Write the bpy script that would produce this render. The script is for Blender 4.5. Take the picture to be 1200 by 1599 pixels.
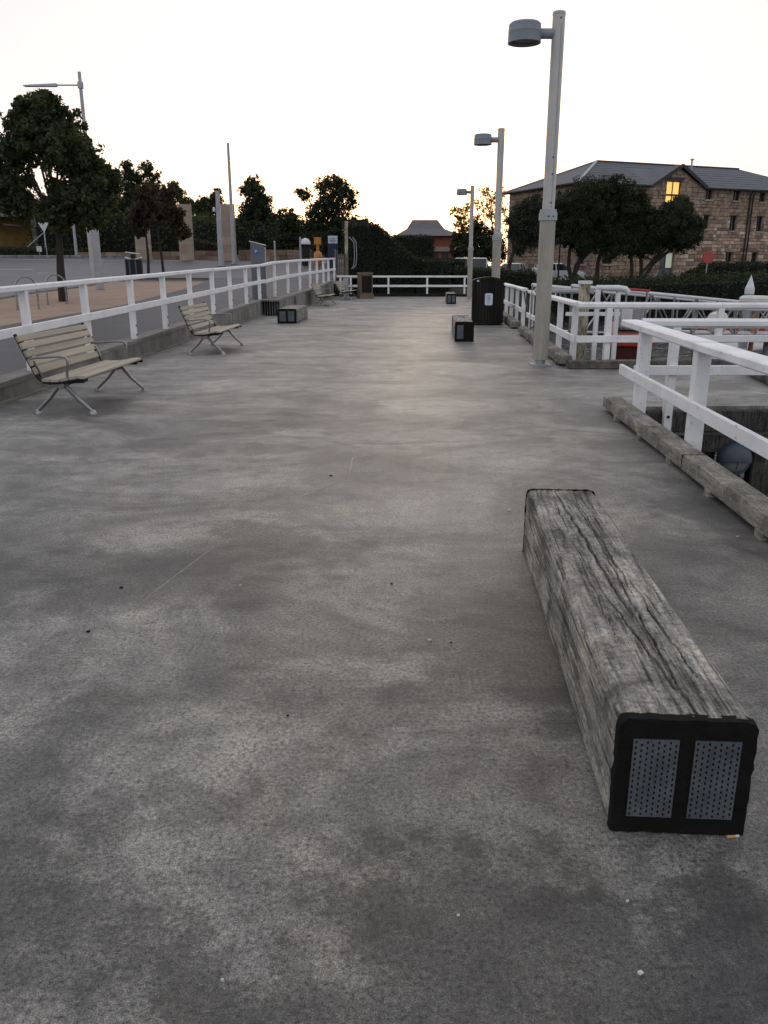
import bpy, math, random
import numpy as np
from mathutils import Vector, Matrix, noise
random.seed(7)
R = math.radians
S = bpy.context.scene
COL = S.collection
for o in list(bpy.data.objects): bpy.data.objects.remove(o)

# ------------------------------------------------------------------ camera, sky, sun, exposure
F, HC, HOR = 1270.0, 1.65, 414.0
TH = math.atan((799.5 - HOR) / F)
CT, ST = math.cos(TH), math.sin(TH)
cam = bpy.data.cameras.new('camera')
cam.sensor_fit = 'VERTICAL'; cam.sensor_height = 36.0; cam.sensor_width = 27.0
cam.lens = 36.0 * F / 1599.0
cam.clip_start = 0.05; cam.clip_end = 3000
camo = bpy.data.objects.new('camera', cam); COL.objects.link(camo)
camo.location = (0, 0, HC); camo.rotation_euler = (math.pi / 2 - TH, 0, 0)
S.camera = camo

SUN_EL, SUN_AZ = 3.0, 1.5            # degrees; azimuth clockwise from +Y
world = bpy.data.worlds.new('World'); S.world = world; world.use_nodes = True
wn = world.node_tree.nodes; wl = world.node_tree.links
bg = wn['Background']
sky = wn.new('ShaderNodeTexSky'); sky.sky_type = 'NISHITA'; sky.sun_disc = False
sky.sun_elevation = R(SUN_EL); sky.sun_rotation = R(SUN_AZ)
sky.air_density = 1.0; sky.dust_density = 2.0; sky.ozone_density = 1.0
hs = wn.new('ShaderNodeHueSaturation'); hs.inputs['Saturation'].default_value = 0.95
wl.new(sky.outputs[0], hs.inputs['Color'])
veil = wn.new('ShaderNodeMix'); veil.data_type = 'RGBA'; veil.inputs[0].default_value = .55   # thin even overcast over the dusk sky
wl.new(hs.outputs[0], veil.inputs[6]); veil.inputs[7].default_value = (8.8, 8.85, 9.75, 1)
wl.new(veil.outputs[2], bg.inputs['Color'])
bg.inputs['Strength'].default_value = 0.15
sun = bpy.data.lights.new('sun', 'SUN'); sun.energy = 0.6; sun.angle = R(10); sun.color = (1, .86, .66)
suno = bpy.data.objects.new('sun', sun); COL.objects.link(suno)
suno.rotation_euler = (R(SUN_EL - 90), 0, R(-SUN_AZ)); suno.location = (0, 40, 30)
S.view_settings.view_transform = 'Standard'; S.view_settings.look = 'None'
S.view_settings.exposure = 0.0; S.view_settings.gamma = 1.0
S.view_settings.use_curve_mapping = False
S.render.resolution_x = 768; S.render.resolution_y = 1024

# ------------------------------------------------------------------ pixel helpers (directions only; depth from what is touched)
def ray(x, y):
    a = (x - 600) / F; b = (799.5 - y) / F
    return Vector((a, CT + b * ST, -ST + b * CT))
def G(x, y, z=0.0):
    r = ray(x, y); t = (z - HC) / r.z; return Vector((r.x * t, r.y * t, z))
def D(x, y, d):
    r = ray(x, y); t = d / r.y; return Vector((r.x * t, d, HC + r.z * t))
def V(x, y, x0, m):
    r = ray(x, y); t = x0 / (r.x - m * r.y); return Vector((r.x * t, r.y * t, HC + r.z * t))
def proj(p):
    z = p[2] - HC; dep = p[1] * CT - z * ST; up = p[1] * ST + z * CT
    return 600 + F * p[0] / dep, 799.5 - F * up / dep

# ------------------------------------------------------------------ materials
def newmat(name):
    m = bpy.data.materials.new(name); m.use_nodes = True
    nt = m.node_tree; b = nt.nodes['Principled BSDF']
    return m, nt, b
def noi(nt, vec, scale, detail=6, rough=.6, dist=0.0):
    n = nt.nodes.new('ShaderNodeTexNoise'); n.inputs['Scale'].default_value = scale
    n.inputs['Detail'].default_value = detail; n.inputs['Roughness'].default_value = rough
    n.inputs['Distortion'].default_value = dist
    if vec is not None: nt.links.new(vec, n.inputs['Vector'])
    return n.outputs['Fac']
def ramp(nt, fac, stops):
    n = nt.nodes.new('ShaderNodeValToRGB'); e = n.color_ramp.elements
    while len(e) < len(stops): e.new(.5)
    for i, (p, c) in enumerate(stops):
        e[i].position = p; e[i].color = (c, c, c, 1) if not hasattr(c, '__len__') else (*c, 1)
    nt.links.new(fac, n.inputs[0]); return n.outputs[0]
def mixc(nt, fac, a, b, mode='MIX'):
    n = nt.nodes.new('ShaderNodeMix'); n.data_type = 'RGBA'; n.blend_type = mode
    for s, v in ((0, fac), (6, a), (7, b)):
        if hasattr(v, 'links') or hasattr(v, 'is_linked'): nt.links.new(v, n.inputs[s])
        elif s == 0: n.inputs[0].default_value = v
        else: n.inputs[s].default_value = (*v, 1) if len(v) == 3 else v
    return n.outputs[2]
def math_(nt, op, a, b=None):
    n = nt.nodes.new('ShaderNodeMath'); n.operation = op
    for i, v in enumerate((a, b)):
        if v is None: continue
        if hasattr(v, 'is_linked'): nt.links.new(v, n.inputs[i])
        else: n.inputs[i].default_value = v
    return n.outputs[0]
def coords(nt, kind='Object', scale=(1, 1, 1)):
    if kind == 'World':
        g = nt.nodes.new('ShaderNodeNewGeometry'); o = g.outputs['Position']
    else:
        g = nt.nodes.new('ShaderNodeTexCoord'); o = g.outputs['Object']
    mp = nt.nodes.new('ShaderNodeMapping'); mp.inputs['Scale'].default_value = scale
    nt.links.new(o, mp.inputs['Vector']); return mp.outputs[0]
def bump(nt, b, h, strength, dist=.01, prev=None):
    n = nt.nodes.new('ShaderNodeBump'); n.inputs['Strength'].default_value = strength; n.inputs['Distance'].default_value = dist
    nt.links.new(h, n.inputs['Height'])
    if prev is not None: nt.links.new(prev, n.inputs['Normal'])
    if b is not None: nt.links.new(n.outputs[0], b.inputs['Normal'])
    return n.outputs[0]
def pm(name, c1, c2=None, scale=4., rough=.7, bmp=.2, bdist=.004, metal=0., spec=.4, stretch=(1, 1, 1), kind='Object', vary=0., fine=None, lo=.35, hi=.65):
    m, nt, b = newmat(name)
    if c2 is None: c2 = tuple(v * .8 for v in c1)
    v = coords(nt, kind, stretch)
    f = noi(nt, v, scale, 8, .65)
    col = ramp(nt, f, [(lo, c1), (hi, c2)])
    if fine:
        f2 = noi(nt, v, fine, 4, .7)
        col = mixc(nt, .35, col, ramp(nt, f2, [(.3, .25), (.7, 1.)]), 'MULTIPLY')
    if vary:
        oi = nt.nodes.new('ShaderNodeObjectInfo')
        col = mixc(nt, 1., col, ramp(nt, oi.outputs['Random'], [(0, 1 - vary), (1, 1.)]), 'MULTIPLY')
    nt.links.new(col, b.inputs['Base Color'])
    b.inputs['Roughness'].default_value = rough; b.inputs['Metallic'].default_value = metal
    b.inputs['Specular IOR Level'].default_value = spec
    if bmp: bump(nt, b, noi(nt, v, (fine or scale * 5), 5, .65), bmp, bdist)
    return m
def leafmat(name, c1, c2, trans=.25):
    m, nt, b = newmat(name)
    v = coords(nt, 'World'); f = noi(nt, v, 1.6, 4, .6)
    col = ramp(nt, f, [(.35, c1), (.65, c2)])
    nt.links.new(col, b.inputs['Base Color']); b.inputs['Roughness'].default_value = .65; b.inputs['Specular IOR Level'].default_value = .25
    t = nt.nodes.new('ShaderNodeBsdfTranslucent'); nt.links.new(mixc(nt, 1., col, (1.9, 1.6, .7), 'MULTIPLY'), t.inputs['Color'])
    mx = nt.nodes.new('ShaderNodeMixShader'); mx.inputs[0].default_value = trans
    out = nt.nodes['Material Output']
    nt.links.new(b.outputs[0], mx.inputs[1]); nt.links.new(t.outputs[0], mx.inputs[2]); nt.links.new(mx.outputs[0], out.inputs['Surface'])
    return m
def emitmat(name, c, s):
    m, nt, b = newmat(name); b.inputs['Base Color'].default_value = (*c, 1)
    b.inputs['Emission Color'].default_value = (*c, 1); b.inputs['Emission Strength'].default_value = s; return m

M = {}
# --- deck concrete
def deckmat():
    m, nt, b = newmat('deck_concrete')
    w = coords(nt, 'World')
    ws = coords(nt, 'World', (.8, 1.1, 1))
    big = noi(nt, ws, .75, 12, .70, .8)
    mid = noi(nt, w, 3.2, 12, .74, .5)
    fin = noi(nt, w, 64, 7, .75)
    grit = noi(nt, w, 240, 5, .85)
    base = ramp(nt, big, [(.36, (.076, .075, .068)), (.45, (.116, .113, .102)), (.54, (.182, .175, .157)), (.66, (.258, .246, .219))])
    base = mixc(nt, .9, base, ramp(nt, mid, [(.36, .48), (.47, .94), (.56, 1.1), (.66, 1.35)]), 'MULTIPLY')
    base = mixc(nt, .9, base, ramp(nt, fin, [(.39, .22), (.475, .95), (.54, 1.1), (.62, 1.75)]), 'MULTIPLY')
    base = mixc(nt, .85, base, ramp(nt, grit, [(.41, .15), (.48, .95), (.58, 2.1)]), 'MULTIPLY')
    # flaked skin: ragged, crisp-edged paler and darker islands
    fl = noi(nt, coords(nt, 'World', (1.1, .8, 1)), 3.1, 12, .78, .3)
    base = mixc(nt, ramp(nt, fl, [(.53, 0.), (.58, .30)]), base, mixc(nt, 1., base, (1.55, 1.48, 1.38), 'MULTIPLY'))
    base = mixc(nt, ramp(nt, fl, [(.40, .45), (.45, 0.)]), base, mixc(nt, 1., base, (.48, .49, .5), 'MULTIPLY'))
    # warm pinkish rub where the surface skin is worn
    rub = ramp(nt, noi(nt, coords(nt, 'World', (1.0, .7, 1)), .9, 6, .6, 1.0), [(.48, 0.), (.62, .5)])
    base = mixc(nt, rub, base, mixc(nt, 1., base, (1.22, 1.17, 1.10), 'MULTIPLY'))
    # dark grime blotches
    blot = ramp(nt, noi(nt, coords(nt, 'World', (1.2, 1.9, 1)), 1.7, 8, .7, .5), [(.52, 0.), (.64, .7)])
    base = mixc(nt, blot, base, mixc(nt, 1., base, (.50, .51, .53), 'MULTIPLY'))
    # broad ragged stains; by benches, kerb and beam seats also painted-in contact shade
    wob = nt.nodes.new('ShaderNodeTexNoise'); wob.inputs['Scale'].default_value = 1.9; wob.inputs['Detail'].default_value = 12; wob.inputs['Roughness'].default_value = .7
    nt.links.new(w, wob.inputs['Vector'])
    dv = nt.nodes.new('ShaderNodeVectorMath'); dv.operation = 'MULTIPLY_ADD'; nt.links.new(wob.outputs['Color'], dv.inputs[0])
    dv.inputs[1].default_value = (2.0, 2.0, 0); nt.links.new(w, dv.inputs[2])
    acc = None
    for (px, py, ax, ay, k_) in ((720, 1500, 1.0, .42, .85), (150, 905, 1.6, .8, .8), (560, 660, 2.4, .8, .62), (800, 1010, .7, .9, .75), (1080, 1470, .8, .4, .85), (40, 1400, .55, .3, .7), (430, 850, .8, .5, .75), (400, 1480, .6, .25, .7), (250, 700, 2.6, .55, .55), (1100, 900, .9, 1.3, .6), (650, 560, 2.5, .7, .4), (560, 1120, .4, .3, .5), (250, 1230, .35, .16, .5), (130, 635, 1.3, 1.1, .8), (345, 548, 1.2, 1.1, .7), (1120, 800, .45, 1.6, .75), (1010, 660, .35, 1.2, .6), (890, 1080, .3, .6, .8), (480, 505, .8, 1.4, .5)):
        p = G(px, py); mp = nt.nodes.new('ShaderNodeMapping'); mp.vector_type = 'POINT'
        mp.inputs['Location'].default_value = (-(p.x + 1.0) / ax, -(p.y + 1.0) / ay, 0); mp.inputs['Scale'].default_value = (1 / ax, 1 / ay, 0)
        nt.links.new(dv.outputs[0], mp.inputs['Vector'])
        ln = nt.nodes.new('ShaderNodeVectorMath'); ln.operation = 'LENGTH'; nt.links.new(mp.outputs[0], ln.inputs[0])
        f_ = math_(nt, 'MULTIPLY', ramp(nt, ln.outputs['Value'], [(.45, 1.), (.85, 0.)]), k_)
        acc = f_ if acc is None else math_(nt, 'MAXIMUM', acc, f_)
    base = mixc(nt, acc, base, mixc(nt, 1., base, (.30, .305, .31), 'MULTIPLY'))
    # dark specks of aggregate
    vo = nt.nodes.new('ShaderNodeTexVoronoi'); vo.inputs['Scale'].default_value = 55; nt.links.new(w, vo.inputs['Vector'])
    sp = ramp(nt, vo.outputs['Distance'], [(.09, 1.), (.20, 0.)])
    gate = ramp(nt, noi(nt, w, 9, 3, .6), [(.40, 0.), (.55, 1.)])
    base = mixc(nt, math_(nt, 'MULTIPLY', sp, gate), base, (.025, .024, .022))
    # old gum spots, few and scattered
    vg = nt.nodes.new('ShaderNodeTexVoronoi'); vg.inputs['Scale'].default_value = 2.6; nt.links.new(w, vg.inputs['Vector'])
    gs = math_(nt, 'MULTIPLY', ramp(nt, vg.outputs['Distance'], [(.035, 1.), (.05, 0.)]), ramp(nt, noi(nt, w, 1.3, 2, .5), [(.5, 0.), (.55, .7)]))
    base = mixc(nt, gs, base, (.05, .049, .047))
    nt.links.new(base, b.inputs['Base Color'])
    nt.links.new(ramp(nt, mid, [(.3, .46), (.7, .64)]), b.inputs['Roughness'])
    b.inputs['Specular IOR Level'].default_value = .55
    n1 = bump(nt, None, grit, .7, .004)
    bump(nt, b, fin, .45, .006, n1)
    return m
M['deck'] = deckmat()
M['concrete'] = pm('kerb_concrete', (.27, .25, .225), (.10, .096, .088), 2.2, .8, .5, .01, kind='World', fine=30, stretch=(1, 1, .45))
M['concrete_top'] = pm('kerb_cap_concrete', (.24, .225, .20), (.13, .125, .115), 3, .8, .4, .008, kind='World', fine=30)
M['asphalt'] = pm('path_asphalt', (.062, .062, .064), (.040, .040, .042), .7, .62, .5, .005, kind='World', fine=90)
M['road'] = pm('road_asphalt', (.075, .076, .080), (.05, .051, .055), .3, .55, .4, .005, kind='World', fine=60)
M['gravel'] = pm('sandy_gravel', (.37, .262, .185), (.28, .195, .138), 1.2, .95, .6, .01, kind='World', fine=50)
M['paint'] = pm('road_paint', (.62, .62, .6), (.4, .4, .39), 6, .7, .1, kind='World')
M['soil'] = pm('earth_ground', (.05, .052, .03), (.03, .034, .02), .8, .95, .5, .03, kind='World', fine=6)
def whitewood():
    m, nt, b = newmat('white_painted_timber')
    v = coords(nt, 'World'); f = noi(nt, v, 3, 6, .6); g = noi(nt, v, 40, 5, .7)
    col = ramp(nt, f, [(.35, (.66, .66, .665)), (.65, (.79, .785, .775))])
    ch = ramp(nt, noi(nt, coords(nt, 'World', (1, .35, 1)), 22, 7, .75), [(.59, 0.), (.65, .8)])
    pt = ramp(nt, noi(nt, v, 2.0, 3, .6), [(.45, .0), (.58, 1.)])
    col = mixc(nt, math_(nt, 'MULTIPLY', ch, pt), col, (.20, .19, .175))
    nt.links.new(col, b.inputs['Base Color']); b.inputs['Roughness'].default_value = .55
    bump(nt, b, g, .25, .003); return m
M['white'] = whitewood()
M['white_metal'] = pm('white_enamel', (.66, .67, .69), (.55, .56, .58), 5, .45, .08)
def oldwood(name, c, stretch, bs=.8, gs=1.):
    m, nt, b = newmat(name)
    v = coords(nt, 'Object', stretch); o = coords(nt, 'Object')
    g1 = noi(nt, v, 14, 8, .72, .25); g2 = noi(nt, v, 55, 6, .78, .15); pat = noi(nt, o, 3.2, 6, .65, .5); sp = noi(nt, o, 60, 4, .7)
    col = ramp(nt, pat, [(.34, tuple(x * .42 for x in c)), (.45, tuple(x * .8 for x in c)), (.56, tuple(x * 1.15 for x in c)), (.68, (c[0] * 1.55, c[1] * 1.48, c[2] * 1.36))])
    col = mixc(nt, .9 * gs, col, ramp(nt, g1, [(.36, .34), (.46, .92), (.62, 1.25)]), 'MULTIPLY')
    col = mixc(nt, .85 * gs, col, ramp(nt, g2, [(.39, .12), (.48, .93), (.62, 1.4)]), 'MULTIPLY')
    col = mixc(nt, .6, col, ramp(nt, sp, [(.36, .3), (.5, 1.), (.62, 1.5)]), 'MULTIPLY')
    nt.links.new(col, b.inputs['Base Color']); b.inputs['Roughness'].default_value = .85; b.inputs['Specular IOR Level'].default_value = .25
    n1 = bump(nt, None, g2, bs, .006); bump(nt, b, g1, bs, .012, n1); return m
M['beam'] = oldwood('weathered_beam_timber', (.235, .221, .196), (1, .05, 1))
M['kerbwood'] = oldwood('lichened_kerb_timber', (.20, .187, .16), (1, .10, 1), .25, .5)
M['pile'] = oldwood('pile_timber', (.055, .052, .046), (1, 1, .08))
M['finger_kerb'] = oldwood('dark_finger_kerb_timber', (.10, .093, .08), (.3, .3, 1), .25, .5)
M['palepile'] = oldwood('pale_pile_timber', (.36, .32, .24), (1, 1, .1))
M['slat'] = pm('bench_slat_timber', (.56, .495, .38), (.34, .30, .23), 5, .7, .5, .003, stretch=(1, .06, 1), vary=.25, fine=40, lo=.3, hi=.7)
M['black'] = pm('black_end_paint', (.005, .005, .005), (.011, .010, .009), 14, .75, .8, .006, spec=.12)
M['darkmetal'] = pm('dark_metal', (.012, .012, .013), None, 8, .5, .1, spec=.25)
M['plate'] = pm('perforated_steel', (.17, .19, .21), (.10, .113, .128), 9, .5, .15, metal=.55, fine=60)
M['alu'] = pm('cast_aluminium', (.30, .30, .30), (.20, .20, .20), 8, .35, .1, metal=.9)
M['polelow'] = pm('cream_grey_pole', (.40, .375, .31), (.30, .28, .235), 2.5, .6, .15, stretch=(3, 3, .4), fine=30)
M['polehigh'] = pm('galvanised_pole', (.46, .445, .43), (.38, .37, .36), 2.5, .5, .1, metal=.15)
M['drum'] = pm('blue_grey_lamp_paint', (.22, .25, .28), (.17, .19, .22), 6, .5, .1)
M['lens'] = pm('lamp_lens', (.05, .05, .048), None, 8, .3, 0)
M['greymetal'] = pm('grey_steel', (.36, .37, .39), (.27, .28, .30), 4, .45, .1, metal=.3)
M['darkslat'] = pm('dark_stained_slat', (.030, .0255, .021), (.011, .0095, .008), 6, .75, .4, .004, stretch=(1, 1, .1), vary=.4, spec=.15)
M['brownslat'] = pm('brown_slat', (.19, .135, .09), (.12, .085, .06), 6, .7, .4, .004, stretch=(1, 1, .1), vary=.3)
M['sand'] = pm('sandstone_block', (.40, .29, .20), (.26, .18, .125), 3, .85, .5, .02, vary=.5, fine=20)
M['sandpale'] = pm('pale_sandstone', (.42, .345, .26), (.34, .27, .2), 1.5, .8, .3, .01, kind='World', vary=.2, fine=14)
def stonemat():
    m, nt, b = newmat('rubble_sandstone')
    oi = nt.nodes.new('ShaderNodeObjectInfo'); v = coords(nt, 'World')
    wnz = nt.nodes.new('ShaderNodeTexNoise'); wnz.inputs['Scale'].default_value = .9; wnz.inputs['Detail'].default_value = 4
    nt.links.new(v, wnz.inputs['Vector'])
    col = ramp(nt, oi.outputs['Random'], [(0, (.16, .108, .08)), (.3, (.28, .197, .148)), (.65, (.38, .275, .21)), (.9, (.50, .385, .30)), (1, (.62, .52, .42))])
    col = mixc(nt, .55, col, ramp(nt, noi(nt, v, 4, 6, .7), [(.3, .5), (.7, 1.25)]), 'MULTIPLY')
    nt.links.new(col, b.inputs['Base Color']); b.inputs['Roughness'].default_value = .9
    bump(nt, b, noi(nt, v, 12, 6, .7), .6, .04); return m
M['stone'] = stonemat()
M['mortar'] = pm('stone_wall_backing', (.46, .345, .262), (.18, .13, .10), 2.1, .95, .5, .03, kind='World', fine=7)
M['slate'] = pm('slate_roof', (.085, .09, .105), (.06, .064, .075), 1.2, .6, .4, .02, kind='World', fine=9)
M['redroof'] = pm('red_brick', (.30, .10, .06), (.2, .07, .045), 2, .85, .2, kind='World', fine=12)
M['roofgrey'] = pm('grey_tile_roof', (.15, .14, .15), (.11, .105, .115), 2, .7, .3, .02, kind='World', fine=8)
M['ridge'] = pm('terracotta_ridge', (.42, .22, .13), None, 3, .8, .1)
M['winframe'] = pm('dark_window_frame', (.035, .03, .028), None, 5, .6, .1)
M['glass'] = pm('dark_window_glass', (.012, .013, .015), None, 2, .12, 0, spec=.6)
M['litglass'] = emitmat('lit_yellow_window', (1.0, .62, .16), .75)
M['doorpaint'] = pm('grey_door_paint', (.10, .10, .11), None, 5, .6, .1)
M['bark'] = pm('tree_bark', (.035, .027, .021), (.016, .013, .010), 9, .9, .6, .02, stretch=(1, 1, .25))
M['leaf'] = leafmat('evergreen_leaf', (.025, .039, .017), (.058, .070, .030))
M['leaf_dark'] = leafmat('dark_leaf', (.018, .028, .013), (.038, .050, .022), .18)
M['leaf_red'] = leafmat('reddish_leaf', (.05, .028, .02), (.045, .045, .024))
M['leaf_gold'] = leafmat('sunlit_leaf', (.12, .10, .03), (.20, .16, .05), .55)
M['leaf_grey'] = leafmat('grey_green_leaf', (.03, .037, .026), (.045, .055, .038), .15)
M['hedge'] = leafmat('clipped_hedge_leaf', (.012, .018, .009), (.024, .033, .015), .12)
M['hedgecore'] = pm('hedge_inner_twigs', (.008, .010, .006), None, 3, .95, .3, kind='World')
M['orange'] = pm('orange_paint', (.50, .20, .03), None, 4, .5, .05)
M['redpaint'] = pm('red_boat_paint', (.42, .04, .02), (.30, .03, .018), 3, .45, .1)
M['darkred'] = pm('dark_red_hull', (.12, .02, .018), (.05, .012, .012), 3, .6, .2, fine=14)
M['orangewood'] = pm('orange_deck', (.50, .22, .09), (.36, .13, .05), 4, .6, .2)
M['navy'] = pm('navy_sign', (.018, .03, .085), None, 4, .5, .03)
M['signwhite'] = pm('sign_white', (.62, .66, .74), (.5, .55, .66), 9, .5, .03)
M['blue'] = pm('parking_blue', (.02, .09, .42), None, 5, .4, .03)
M['cabinet'] = pm('blue_grey_cabinet', (.125, .135, .155), (.095, .103, .12), 3, .5, .1)
M['redsign'] = pm('red_sign', (.42, .075, .06), None, 4, .5, .05)
M['ochre'] = pm('ochre_wall', (.30, .19, .05), (.2, .12, .035), 1, .8, .1, kind='World')
M['carblack'] = pm('black_car_paint', (.012, .012, .014), None, 3, .25, 0, spec=.6)
M['carwhite'] = pm('white_car_paint', (.66, .67, .69), None, 3, .3, 0, spec=.5)
M['tyre'] = pm('tyre_rubber', (.015, .015, .015), None, 6, .85, .1)
M['lampglow'] = emitmat('fluorescent_tube', (1, .86, .55), 2.2)
M['caplight'] = pm('white_pile_cap', (.68, .69, .70), None, 5, .5, .05)
M['bulkblue'] = pm('blue_hood', (.055, .08, .11), (.04, .058, .08), 6, .45, .1)
M['frost'] = pm('frosted_lens', (.20, .215, .21), (.15, .16, .16), 5, .4, .05)
M['paper'] = pm('litter_paper', (.6, .57, .5), None, 30, .8, .1)
M['butt'] = pm('cigarette_filter', (.55, .30, .10), None, 30, .8, .1)
M['grit'] = pm('grit_stone', (.30, .28, .25), (.10, .10, .095), 40, .9, 0, vary=.3)
M['whiteplastic'] = pm('off_white_plastic', (.62, .60, .55), (.5, .48, .44), 5, .5, .05)
def watermat():
    m, nt, b = newmat('harbour_water')
    b.inputs['Base Color'].default_value = (.010, .014, .013, 1); b.inputs['Roughness'].default_value = .04; b.inputs['Specular IOR Level'].default_value = .6
    v = coords(nt, 'World', (1, .7, 1))
    n1 = bump(nt, None, noi(nt, v, 2.2, 4, .55, .6), 1.0, .45)
    bump(nt, b, noi(nt, v, 9.0, 3, .5, .3), .8, .03, n1); return m
M['water'] = watermat()

# ------------------------------------------------------------------ mesh helpers
def tagd(o, label=None, cat=None, group=None, kind=None):
    if label: o['label'] = label
    if cat: o['category'] = cat
    if group: o['group'] = group
    if kind: o['kind'] = kind
    return o
def empty(name, loc, rz=0., label=None, cat=None, group=None):
    o = bpy.data.objects.new(name, None); COL.objects.link(o)
    o.empty_display_size = .2
    o.location = loc; o.rotation_euler = (0, 0, rz)
    return tagd(o, label, cat, group)
def inv(o):
    return (Matrix.Translation(o.location) @ Matrix.Rotation(o.rotation_euler.z, 4, 'Z')).inverted()
class MB:
    def __init__(s): s.v = []; s.f = []
    def add(s, vs, fs):
        n = len(s.v); s.v += [tuple(v) for v in vs]; s.f += [tuple(i + n for i in f) for f in fs]; return s
    def bar(s, p0, p1, w, h, side=None, ch=.0):
        """beam from p0 to p1; w across (along side vector), h the other way; ch chamfers the long edges"""
        p0 = Vector(p0); p1 = Vector(p1); d = (p1 - p0).normalized()
        if side is None: side = d.cross(Vector((0, 0, 1)))
        side = Vector(side); side = side - d * side.dot(d)
        if side.length < 1e-5: side = Vector((1, 0, 0))
        side.normalize(); up = side.cross(d).normalized()
        a, b = w / 2, h / 2
        if ch <= 0: pr = [(-a, -b), (a, -b), (a, b), (-a, b)]
        else: pr = [(-a + ch, -b), (a - ch, -b), (a, -b + ch), (a, b - ch), (a - ch, b), (-a + ch, b), (-a, b - ch), (-a, -b + ch)]
        n = len(pr)
        vs = [p0 + side * x + up * y for x, y in pr] + [p1 + side * x + up * y for x, y in pr]
        fs = [(i, (i + 1) % n, n + (i + 1) % n, n + i) for i in range(n)] + [tuple(range(n))[::-1], tuple(range(n, 2 * n))]
        return s.add(vs, fs)
    def box(s, c, sz, ch=0.):
        c = Vector(c); return s.bar(c - Vector((0, 0, sz[2] / 2)), c + Vector((0, 0, sz[2] / 2)), sz[0], sz[1], (1, 0, 0), ch)
    def tube(s, pts, r, n=10, cap=True):
        pts = [Vector(p) for p in pts]; rs = r if hasattr(r, '__len__') else [r] * len(pts)
        vs = []; fs = []; side = None
        for i, p in enumerate(pts):
            d = (pts[min(i + 1, len(pts) - 1)] - pts[max(i - 1, 0)]).normalized()
            if side is None: side = d.cross(Vector((0, 0, 1))) if abs(d.z) < .95 else Vector((1, 0, 0))
            side = (side - d * side.dot(d)).normalized(); up = d.cross(side)
            for k in range(n):
                a = 2 * math.pi * (k + .5) / n
                vs.append(p + (side * math.cos(a) + up * math.sin(a)) * rs[i])
        for i in range(len(pts) - 1):
            for k in range(n):
                k2 = (k + 1) % n; fs.append((i * n + k, i * n + k2, (i + 1) * n + k2, (i + 1) * n + k))
        if cap: fs += [tuple(range(n))[::-1], tuple(range((len(pts) - 1) * n, len(pts) * n))]
        return s.add(vs, fs)
    def lathe(s, prof, c=(0, 0, 0), n=24, axis='Z'):
        vs = []; fs = []; m = len(prof)
        for k in range(n):
            a = 2 * math.pi * k / n
            for r, z in prof:
                x, y = r * math.cos(a), r * math.sin(a)
                p = (x, y, z) if axis == 'Z' else ((x, -z, y) if axis == 'Y' else (z, x, y))
                vs.append(Vector(p) + Vector(c))
        for k in range(n):
            k2 = (k + 1) % n
            for i in range(m - 1): fs.append((k * m + i, k2 * m + i, k2 * m + i + 1, k * m + i + 1))
        if prof[0][0] > 1e-4: fs.append(tuple(k * m for k in range(n))[::-1])
        if prof[-1][0] > 1e-4: fs.append(tuple(k * m + m - 1 for k in range(n)))
        return s.add(vs, fs)
    def prism(s, poly, off):
        """poly: list of 3-D points; extruded by vector off"""
        n = len(poly); off = Vector(off); p = [Vector(q) for q in poly]
        vs = p + [q + off for q in p]
        fs = [tuple(range(n))[::-1], tuple(range(n, 2 * n))] + [(i, (i + 1) % n, n + (i + 1) % n, n + i) for i in range(n)]
        return s.add(vs, fs)
    def quad(s, a, b, c, d): return s.add([a, b, c, d], [(0, 1, 2, 3)])
    def build(s, name, mat, parent=None, smooth=False, world=False):
        me = bpy.data.meshes.new(name); vs = s.v
        if parent is not None and world:
            im = inv(parent); vs = [tuple(im @ Vector(v)) for v in vs]
        me.from_pydata(vs, [], s.f)
        me.materials.append(M[mat] if isinstance(mat, str) else mat)
        import bmesh
        bm = bmesh.new(); bm.from_mesh(me); bmesh.ops.recalc_face_normals(bm, faces=bm.faces); bm.to_mesh(me); bm.free()
        if smooth:
            me.shade_smooth()
            try: me.set_sharp_from_angle(angle=R(38))
            except Exception: pass
        o = bpy.data.objects.new(name, me); COL.objects.link(o)
        if parent is not None: o.parent = parent
        return o
def copy_tree(o, parent=None):
    c = o.copy(); COL.objects.link(c)
    if parent is not None: c.parent = parent
    for ch in list(o.children): copy_tree(ch, c)
    return c
def fastmesh(name, verts, faces, mat, parent=None, smooth=False):
    """verts (n,3) array, faces (m,4) array"""
    me = bpy.data.meshes.new(name); verts = np.asarray(verts, np.float32); faces = np.asarray(faces, np.int32)
    m, k = faces.shape
    me.vertices.add(len(verts)); me.vertices.foreach_set('co', verts.ravel())
    me.loops.add(m * k); me.loops.foreach_set('vertex_index', faces.ravel())
    me.polygons.add(m); me.polygons.foreach_set('loop_start', np.arange(0, m * k, k, dtype=np.int32))
    try: me.polygons.foreach_set('loop_total', np.full(m, k, dtype=np.int32))
    except Exception: pass
    if smooth: me.polygons.foreach_set('use_smooth', np.ones(m, dtype=bool))
    me.update(calc_edges=True); me.validate()
    me.materials.append(M[mat]); o = bpy.data.objects.new(name, me); COL.objects.link(o)
    if parent is not None: o.parent = parent
    return o
RNG = np.random.default_rng(11)
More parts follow.
